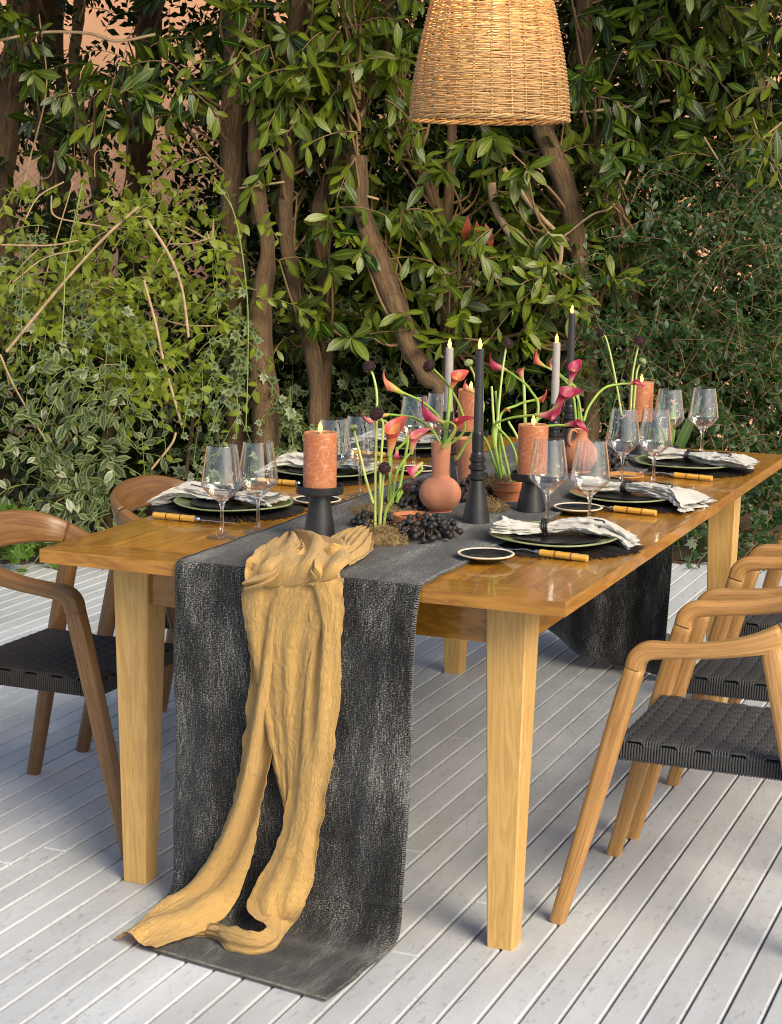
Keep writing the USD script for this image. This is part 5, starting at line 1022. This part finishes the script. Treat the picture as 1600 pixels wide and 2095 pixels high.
# pale dry canes and runners, each one a thing of its own
CN = [([(13, 720), (120, 590), (210, 490), (283, 423)], 7.45, 3.2, 0, 'straight tan cane slanting up across the left climber'), ([(300, 450), (345, 520), (372, 590), (386, 690)], 7.5, 3.2, 0, 'tan cane curving down right of the slanting cane'),
      ([(294, 573), (318, 660), (335, 740), (372, 870)], 7.45, 3.2, 0, 'long tan cane drooping to the wine glasses at left'), ([(26, 578), (92, 528), (170, 510)], 7.5, 1.6, 0, 'thin pale runner arching at the far left'), ([(50, 452), (79, 402), (131, 372)], 7.6, 1.8, 0, 'short arched tan twig at the far left'),
      ([(0, 501), (100, 502), (160, 492)], 7.55, 1.8, 0, 'level tan twig at the left picture edge'), ([(168, 374), (136, 534), (131, 620), (126, 700)], 7.4, 1.5, 1, 'thin green shoot hanging straight at the left'), ([(0, 725), (29, 790), (95, 905)], 7.4, 2.2, 0, 'pale twig bending down at the left edge'),
      ([(0, 82), (90, 66), (180, 68), (240, 84), (318, 70)], 7.6, 3.2, 0, 'pale stem running level across the upper left'), ([(470, 125), (495, 70), (512, 0), (515, -60)], 7.7, 2.6, 0, 'pale stem rising out of the top left of centre'), ([(438, 372), (480, 440), (505, 600), (507, 750), (503, 880)], 7.35, 1.4, 1, 'long thin green shoot hanging above the left wine glasses'),
      ([(690, 385), (775, 408)], 7.6, 2.6, 0, 'short pale twig among the large leaves at centre left'), ([(490, 385), (582, 372)], 7.7, 2.4, 0, 'short level twig on the bent trunk'), ([(1150, 232), (1260, 222), (1370, 205)], 7.8, 3, 0, 'level branch right of the lamp rim'),
      ([(1030, 345), (1090, 425), (1150, 486)], 7.7, 5.5, 0, 'tan branch slanting down below the lamp'), ([(1150, 486), (1142, 550), (1105, 592), (1090, 620)], 7.7, 5, 0, 'crooked branch end below the slanting tan branch'), ([(1150, 486), (1210, 440), (1255, 420), (1290, 350)], 7.7, 2.6, 0, 'thin branch rising right from the branch fork'), ([(1005, 375), (1015, 430), (1050, 490)], 7.8, 9, 0, 'curved bare limb under the lamp'),
      ([(1600, 250), (1545, 300), (1490, 385)], 7.7, 2.4, 0, 'thin twig at the right edge'), ([(1540, 240), (1565, 310), (1600, 385)], 7.65, 1.4, 0, 'pale hanging stem at the right edge'), ([(1440, 280), (1480, 345), (1510, 400)], 7.7, 2, 0, 'short slanting twig in the upper right leaves'), ([(310, 960), (350, 910), (360, 885)], 7.3, 2.6, 0, 'pale twig poking up beside the leftmost glass'),
      ([(105, 400), (110, 440), (160, 455), (250, 470)], 7.6, 2, 0, 'looped tan tendril at the left'), ([(60, 720), (95, 560), (150, 370)], 7.7, 1.5, 0, 'faint straight stem at the left edge'), ([(80, 30), (95, 180), (60, 330), (40, 420)], 7.9, 1.6, 0, 'thin grey stem hanging beside the stout left trunk')]
for pts, D, r, g_, lab in CN:
    t = thing('green_shoot' if g_ else 'dry_cane', lab, 'stem' , (0, 0, 0), 0); obj('stem', MB().add(*ptube(pts, D, r, 6)), green_twig if g_ else twig_m, t, smooth=True)
# litter along the deck edge
r_ = np.random.default_rng(77); n = 420; s_ = r_.uniform(-3.4, 3.4, n)
x_ = r_.uniform(-3.3, 1.6, n); P = np.stack([x_, 4.32 + .51 * (x_ - .45) + r_.exponential(.22, n) - .06, np.full(n, .006)], 1); P[P[:, 1] > 4.32 + .51 * (P[:, 0] - .45), 2] = -.045
v, f, u = place(T_SMALL, P, np.stack([r_.normal(0, 1, n), r_.normal(0, 1, n), r_.uniform(0, .25, n)], 1), np.array([0, 0, 1.0]) + r_.normal(0, .25, (n, 3)), r_.uniform(.03, .07, n))
tag(obj('leaf_litter', (v, f), dead_m, None, smooth=True, uv=u), 'brown fallen leaves along the back edge of the deck', 'leaf litter', kind='stuff')
# ------------------------------------------------------------ moss, grapes, flowers
moss_m = plain('dry_moss', (.20, .135, .06), .95, .45, 150)
def moss(label, c, rx_, ry_, h, n, seed):
    t = thing('moss_mound', label, 'moss', c, 0, 'tufts of curly dry moss'); r_ = np.random.default_rng(seed)
    v, f, _ = lathe([(0, 0), (.8, 0), (.85, .2), (.6, .62), (.25, .8), (0, .82)], 24); v = v * np.array([rx_, ry_, h]); v += (meshkit.fbm(v * 60, 3, seed) - .5)[:, None] * .012; v[:, 2] = np.maximum(v[:, 2], 0)
    obj('clump', (v, f), moss_m, t, smooth=True); mb = MB()
    for k in range(n):
        a, q = r_.uniform(0, 6.283), math.sqrt(r_.uniform(0, 1)); p = np.array([rx_ * q * math.cos(a), ry_ * q * math.sin(a), h * (1 - q ** 2) * .85 + .002]); d = nrm(np.array([math.cos(a) * q, math.sin(a) * q, .7]) + r_.normal(0, .6, 3)); w = r_.normal(0, 1, 3) * 1.1; pts = [p]
        for s in range(10):
            d = nrm(d + np.cross(w, d) * .55 + r_.normal(0, .22, 3) + np.array([0, 0, -.10])); p = p + d * .0042; p = np.array([p[0], p[1], max(p[2], .001)]); pts.append(p)
        mb.add(*tube(pts, .00062, 3, cap=False))
    obj('fibres', mb.get(), moss_m, t, kind='stuff')
moss('curly moss mound at the foot of the front scabiosa and calla stems', (.628, .372, RZ - .002), .058, .05, .034, 420, 3)
moss('moss tuft behind the front black grapes, beside the bottle vase', (.590, .60, RZ - .002), .055, .05, .030, 240, 4)
moss('moss tuft overflowing the flower pot behind the front taper holder', (.668, 1.02, RZ + .040), .048, .045, .018, 300, 5)
moss('brown moss tuft on the runner right of the front taper holder', (.703, .865, RZ - .002), .035, .035, .030, 220, 6)
moss('moss tuft on the left of the runner behind the nearest candle stand', (.470, .70, RZ - .002), .06, .06, .022, 220, 7)

grape_m = M('black_grape', {'oi': ('object_info', {}), 't': ('texture_coordinate', {}), 'n': ('noise_texture', {'scale': 70, 'detail': 4}), 'r': ('rgb_ramp', {'ramp': [(.35, (.005, .0045, .005)), (.7, (.019, .017, .018))]}), 'rr': ('map_range', {'to_min': .42, 'to_max': .75}), 'p': ('principled_bsdf', {})},
            [('t.object', 'n.vector'), ('n.fac', 'r.fac'), ('r.color', 'p.base_color'), ('n.fac', 'rr.value'), ('rr.result', 'p.roughness')])
gstem_m = plain('grape_stem', (.12, .075, .04), .8, .3, 80)
ico = trimesh.creation.icosphere(subdivisions=2, radius=1.0)
def grapes(label, c, ext, n, seed):
    t = thing('grape_bunch', label, 'grapes', c, 0, 'bunches of black grapes'); r_ = np.random.default_rng(seed); pts = []; tries = 0
    while len(pts) < n and tries < 9000:
        tries += 1; p = r_.uniform(-1, 1, 3); p[2] = abs(p[2])
        if (p ** 2).sum() > 1: continue
        q = np.array([p[0] * ext[0], p[1] * ext[1], .0085 + p[2] * ext[2]])
        if all(((q - o) ** 2).sum() > .0122 ** 2 for o in pts): pts.append(q)
    mb = MB()
    for q in pts:
        ax = nrm(r_.normal(0, 1, 3)); s = r_.uniform(.80, 1.12) * .0070; v = ico.vertices * s; v = v + ax * (v @ ax)[:, None] * .28; obj('grape', (v + q, ico.faces), grape_m, t, smooth=True)
        hub = np.array([q[0] * .5, q[1] * .5, ext[2] * .5 + .006]); mb.add(*tube(spline([q, (q + hub) / 2 + np.array([0, 0, .006]), hub], 5), .0009, 4, cap=False))
    P = spline([(-ext[0] * .9, .0, ext[2] * .7), (-ext[0] * .3, .01, ext[2] * .9 + .01), (ext[0] * .4, -.006, ext[2] * .8 + .008), (ext[0] * 1.0, 0, .012)], 14); mb.add(*tube(P, .0018, 5))
    obj('stalk', mb.get(), gstem_m, t, smooth=True)
grapes('black grape bunch in front of the bottle vase, beside the moss mound', (.695, .462, RZ), (.078, .085, .042), 120, 1)
grapes('black grape bunch left of the bottle vase, behind the front stems', (.520, .86, RZ), (.075, .11, .045), 95, 2)
grapes('black grapes between the bottle vase and the front taper holder', (.610, 1.03, RZ), (.06, .10, .05), 70, 3)
grapes('black grape bunch at the back right, behind the middle right wine glasses', (.765, 1.70, RZ), (.055, .13, .040), 70, 4)
grapes('black grapes trailing left of the front stems, on the runner', (.535, .545, RZ), (.05, .06, .022), 40, 5)

stem_m = plain('flower_stem', (.22, .34, .045), .42, .22, 30)
stem_l = plain('pale_flower_stem', (.36, .44, .12), .42, .18, 30)
def callamat(name, base, mid, rim, inner):
    return M(name, {'u': ('texture_coordinate', {}), 's': ('separate_xyz', {}), 'n': ('noise_texture', {'scale': 5, 'detail': 4}), 'a': ('math', {'math_type': 'multiply_add', 'value2': .42}), 'r': ('rgb_ramp', {'ramp': [(.30, base), (.58, mid), (.92, rim), (1.0, inner)]}),
        'p': ('principled_bsdf', {'roughness': .38, 'sheen_weight': .1, 'subsurface_weight': .1, 'subsurface_scale': .004}), 'tr': ('translucent_bsdf', {}), 'mx': ('mix_closure', {'fac': .32})},
        [('u.UV', 's.vector'), ('u.UV', 'n.vector'), ('n.fac', 'a.value1'), ('s.y', 'a.value3'), ('a.value', 'r.fac'), ('r.color', 'p.base_color'), ('r.color', 'tr.color'), ('p.BSDF', 'mx.closure1'), ('tr.BSDF', 'mx.closure2')], surface='mx.closure')
CM = {'magenta': callamat('calla_magenta', (.45, .45, .10), (.62, .20, .20), (.46, .03, .10), (.30, .008, .05)), 'red': callamat('calla_red', (.42, .40, .08), (.64, .24, .16), (.52, .06, .08), (.38, .02, .04)),
      'orange': callamat('calla_orange', (.45, .48, .08), (.78, .42, .18), (.76, .27, .09), (.60, .09, .07)), 'peach': callamat('calla_peach', (.48, .50, .12), (.78, .44, .24), (.74, .32, .22), (.60, .12, .15)),
      'yellow': callamat('calla_yellow', (.42, .50, .06), (.68, .55, .12), (.74, .38, .16), (.62, .20, .12)), 'pink': callamat('calla_pink', (.50, .46, .14), (.70, .32, .25), (.56, .08, .15), (.40, .02, .09))}
spad_m = plain('spadix', (.70, .45, .06), .6, .2, 200)
def spathe(open_=1.0, tip=.35, seed=0):
    ns, nt = 22, 33; s = np.linspace(0, 1, ns)[:, None]; th = np.linspace(-3.35, 3.35, nt)[None]
    ell = .56 + .44 * ((1 + np.cos(np.clip(th, -math.pi, math.pi))) / 2) ** 1.25
    R = .052 + .075 * s + open_ * .105 * s ** 2.6; R = R * (1 + .05 * np.sin(3 * th + seed) * s) * (1 + .035 * (np.abs(th) > 2.6) * np.sign(th))
    X = s * ell; flare = open_ * .10 * s ** 7 * (.6 + .4 * np.cos(th)); Y = (R + flare) * np.cos(th); Z = (R + flare) * np.sin(th)
    tipk = np.clip((X - .66) / .34, 0, 1) ** 1.8 * np.clip(np.cos(th), 0, 1); Y = Y + tip * tipk * .55; X = X - tip * tipk * .12
    Z = Z * (1 - .55 * np.clip((X - .7) / .3, 0, 1) ** 1.2)
    Y += .02 * np.sin(X * 6 + seed)
    return np.stack([X, Y, Z], -1), np.stack([th / 6.7 + .5 + 0 * s, s + 0 * th], -1)
def stemtube(t, pts, D, r=.0042, m_=None, seed=0):
    D = np.broadcast_to(np.asarray(D, float), (len(pts),)) if np.ndim(D) == 0 else np.interp(np.linspace(0, 1, len(pts)), np.linspace(0, 1, len(D)), D)
    P = spline(np.array([at(x, y, d) for (x, y), d in zip(pts, D)]), 28)
    obj('stem', MB().add(*tube(P, np.linspace(r * 1.12, r * .86, 28), 8)).get(), m_ or stem_m, t, smooth=True); return P
def calla(label, pts, tip, D, kind, roll=0., open_=1., r=.0034, tipk=.35, pale=False):
    t = thing('calla_lily', label, 'flower', (0, 0, 0), 0, 'calla lilies of the centrepiece')
    P = stemtube(t, pts, D, r, stem_l if pale else stem_m); D1 = D[-1] if np.ndim(D) else D
    a = P[-1]; b = at(tip[0], tip[1], D1 - .02); ax = nrm(b - a); Ln = np.linalg.norm(b - a); y0 = nrm(np.cross(np.cross(ax, -CR[2]), ax)); z0 = np.cross(ax, y0)
    y1, z1 = y0 * math.cos(roll) + z0 * math.sin(roll), -y0 * math.sin(roll) + z0 * math.cos(roll)
    G_, uv = spathe(open_ * .8, tipk, len(label)); V = a - ax * .006 + Ln * 1.02 * (G_[..., :1] * ax + G_[..., 1:2] * y1 + G_[..., 2:] * z1)
    mb = MB(); mb.add(*sheet(V, .0011, uv)); obj('spathe', mb, CM[kind], t, smooth=True)
    obj('spadix', MB().add(*tube([a + ax * Ln * .1, a + ax * Ln * .35, a + ax * Ln * .52 + y1 * .002], [.0025, .003, .0015], 7)).get(), spad_m, t, smooth=True)
scab_m = plain('dark_scabiosa', (.030, .007, .010), .75, .6, 260); bract_m = plain('scabiosa_bract', (.11, .15, .05), .7, .3, 60); seed_m = plain('pale_seed_head', (.30, .36, .16), .8, .35, 160)
def scabiosa(label, pts, D, rad_px, face=(0, 0, 0), pale=False, green=False):
    t = thing('scabiosa', label, 'flower', (0, 0, 0), 0, 'dark scabiosa heads of the centrepiece'); P = stemtube(t, pts, D, .0030, stem_l if pale else stem_m)
    D1 = D[-1] if np.ndim(D) else D; r = rad_px * D1 / FPX; ax = nrm(nrm(P[-1] - P[-3]) * .8 + np.array(face, float)); c = P[-1] + ax * r * .75; e1 = nrm(np.cross(ax, [.3, .2, 1])); e2 = np.cross(ax, e1)
    v = ico.vertices.copy(); v = v * r * np.array([.86, .86, .62]); v = v + nrm(v) * (meshkit.noise(v / r * 7 + len(label)) - .5)[:, None] * r * .3
    obj('head', (c + v[:, :1] * e1 + v[:, 1:2] * e2 + v[:, 2:] * ax, ico.faces), seed_m if green else scab_m, t, smooth=True); mb = MB(); r_ = np.random.default_rng(len(label))
    k = np.arange(90); z = 1 - 1.25 * (k + .5) / 90; a = k * 2.39996; q = np.sqrt(1 - z ** 2)
    for zz_, aa, qq in zip(z, a, q):
        d = e1 * qq * math.cos(aa) + e2 * qq * math.sin(aa) + ax * zz_ * .8; p = c + r * np.array(e1 * qq * .8 * math.cos(aa) + e2 * qq * .8 * math.sin(aa) + ax * zz_ * .58)
        mb.add(*tube([p, p + nrm(d + r_.normal(0, .2, 3)) * r * .30], [r * .085, r * .05], 4))
    obj('florets', mb.get(), seed_m if green else scab_m, t, kind='stuff'); mb = MB()
    for a in np.linspace(0, 6.283, 11)[:-1]:
        d = e1 * math.cos(a) + e2 * math.sin(a); mb.add(*tube([c - ax * r * .6, c + d * r * .75 - ax * r * .42, c + d * r * 1.08 - ax * r * .05], [.0012, .0022, .0005], 4))
    obj('bracts', mb.get(), bract_m, t)
g1 = 3.87; b1 = [(768, 1092), (770, 1088), (776, 1092), (784, 1090)]
scabiosa('scabiosa on the tallest front stem, its dark head turned down and left', [b1[0], (768, 980), (770, 880), (771, 810), (764, 770), (757, 757)], g1, 13, (.5, -.5, .1), True)
scabiosa('scabiosa with a round dark head just right of the tallest front stem', [b1[2], (778, 980), (781, 920), (784, 870), (777, 852)], [g1, g1 - .03], 15, (-.1, -.8, .1), True)
scabiosa('low round dark scabiosa head in front of the small calla lilies', [b1[2], (781, 1020), (784, 980), (788, 962)], [g1, g1 - .05], 13, (0, -.9, .2), True)
scabiosa('drooping scabiosa on the stem bent over the front grapes', [b1[3], (790, 1045), (808, 1012), (824, 996), (828, 994)], [g1, g1 - .04], 10, (.4, 0, -.5))
scabiosa('green unopened scabiosa at the left of the front stems', [(764, 1030), (750, 985), (738, 935), (728, 896), (725, 882)], [g1, g1 + .02], 9, (-.2, 0, .6), True, True)
calla('orange and pink calla standing in the front group, its point up', [(799, 1035), (798, 985), (797, 945), (797, 928)], (812, 846), g1 + .12, 'orange', 2.6, 1.0)
calla('pink calla curving up to the right in the front group', [(802, 1030), (810, 975), (824, 945), (842, 924)], (858, 868), g1 + .10, 'peach', 2.2, .95)
calla('low pink and yellow calla hanging to the lower left by the bottle vase', [(812, 1025), (836, 985), (862, 962), (860, 950)], (826, 982), g1 + .06, 'pink', -.6, 1.35)
calla('small closed calla pointing left behind the tall front stem', [(795, 1025), (800, 930), (795, 870), (770, 857)], (735, 863), g1 + .16, 'peach', 1.2, .55)
calla('small pink calla nodding behind the low scabiosa head', [(812, 1028), (835, 900), (828, 905), (812, 920)], (808, 950), g1 + .2, 'pink', .5, .8)
g2 = 4.24
calla('orange calla atop the thick stem of the bottle vase', [(908, 915), (913, 880), (919, 830), (921, 795)], (948, 752), g2, 'orange', 2.7, 1.25, .0052)
calla('red calla on the right of the bottle vase mouth', [(913, 918), (920, 902), (926, 892)], (950, 838), g2 - .03, 'red', 1.7, 1.0)
calla('magenta calla pointing left from the bottle vase', [(905, 918), (930, 880), (925, 866), (905, 862)], (845, 836), g2 - .05, 'magenta', 1.1, .95)
calla('yellow and peach calla pointing far left from the bottle vase', [(912, 900), (904, 862), (868, 825), (822, 802)], (768, 776), [g2 + .04, g2 - .02], 'yellow', 1.3, .62)
calla('peach calla behind the orange one, right of the grey taper', [(935, 940), (985, 850), (985, 815), (968, 802)], (938, 780), g2 + .25, 'peach', .6, .7)
scabiosa('dark scabiosa disc facing left above the bottle vase', [(914, 915), (950, 880), (940, 830), (912, 782), (884, 752)], [g2 + .1, g2], 13, (-.2, -1.0, .1))
scabiosa('pale seed head between the two front tapers', [(980, 930), (985, 850), (972, 775), (961, 748)], [g2 + .2, g2 + .15], 9, (0, -.2, .4), True, True)
calla('slender bud stem arching left out of the bottle vase', [(905, 916), (884, 880), (850, 856), (815, 850), (795, 848)], (772, 852), g2 - .02, 'yellow', 0, .2, .0034)
g3 = 4.42
scabiosa('dark scabiosa on the tall stem right of the front taper', [(1030, 1000), (1014, 930), (1020, 840), (1028, 760), (1036, 708)], [g3, g3 + .05], 11, (.6, -.7, 0), True)
calla('magenta calla pointing left behind the front taper', [(1046, 1000), (1100, 850), (1085, 798), (1052, 768), (1034, 757)], (988, 738), [g3, g3 + .1], 'magenta', 1.0, .8)
calla('peach calla on an upright stem behind the right pillar candle', [(1075, 905), (1074, 850), (1072, 790), (1070, 778)], (1060, 742), g3 + .2, 'peach', .3, 1.1, .0042, .5, True)
calla('orange and cream calla at the upper right of the grey taper', [(1180, 870), (1170, 800), (1140, 765), (1112, 748)], (1082, 722), 4.85, 'orange', 1.2, .95)
calla('pale yellow calla behind the right grey taper', [(1185, 868), (1180, 800), (1150, 770), (1136, 760)], (1116, 738), 4.87, 'yellow', 1.4, .8)
calla('upright pink calla beside the tallest black taper', [(1190, 862), (1184, 820), (1172, 800), (1166, 783)], (1182, 732), 4.8, 'pink', 2.8, 1.0)
calla('big magenta calla leaning right across the grey taper', [(1086, 880), (1095, 862), (1112, 850), (1134, 836)], (1178, 784), g3 + .1, 'magenta', 2.5, 1.15, .0045)
calla('salmon calla lying left of the grey taper', [(1046, 990), (1022, 860), (1060, 828), (1094, 818)], (1128, 812), [g3, g3 + .1], 'orange', -1.2, 1.0)
calla('red edged calla reaching right above the right pillar candle', [(1030, 1000), (1008, 885), (1035, 858), (1100, 848)], (1158, 846), [g3, g3 - .1], 'pink', -1.8, 1.1)
calla('magenta calla lying across the jug mouth at the right', [(1086, 884), (1110, 874), (1135, 870), (1158, 870)], (1206, 866), g3 + .05, 'magenta', 2.2, .8)
calla('small pink calla bent over against the far right pillar candle', [(1194, 862), (1206, 830), (1235, 795), (1268, 786), (1288, 785)], (1318, 780), [4.85, 4.9], 'pink', 2.2, .8, .0036)
calla('yellow green bud stem leaning right in the pot', [(1044, 1000), (1010, 900), (1018, 858), (1030, 842)], (1046, 832), g3 + .04, 'yellow', 1, .35)
scabiosa('dark scabiosa head leaning left at the far right', [(1272, 850), (1262, 790), (1250, 730), (1241, 695), (1236, 686)], 5.1, 10, (-.5, -.7, 0), True)
scabiosa('dark scabiosa head above the far right pillar candle', [(1290, 840), (1294, 770), (1300, 735), (1307, 704)], 5.15, 12, (.2, -.8, 0), True)
scabiosa('pale seed head just behind the far right pillar candle', [(1296, 840), (1302, 770), (1306, 752), (1311, 744)], 5.2, 8, (.3, -.2, .3), True, True)
for k, (pts, lab) in enumerate([([(1028, 1000), (1012, 950), (996, 905), (978, 880)], 'bare green stem bending left out of the pot'), ([(1030, 1000), (1016, 930), (1010, 860), (1006, 790)], 'straight bare stem in the pot behind the front taper'), ([(1050, 1000), (1058, 950), (1045, 905), (1012, 868)], 'bare stem arching left over the pot'),
                                ([(1050, 1000), (1066, 950), (1060, 900), (1040, 862)], 'bare stem arching over the right rim of the pot'), ([(1034, 1000), (1022, 920), (1018, 850), (1014, 800)], 'second straight bare stem in the pot'), ([(1052, 1000), (1072, 960), (1082, 935)], 'short bare stem leaning to the right pillar candle')]):
    P = spline(np.array([at(x, y, g3 + .01 * k) for x, y in pts]), 28) - np.array([.690, 1.025, RZ])
    obj('flower_stem', MB().add(*tube(P, np.linspace(.004, .0031, 28), 8)).get(), stem_l if k % 2 else stem_m, pt0, smooth=True)
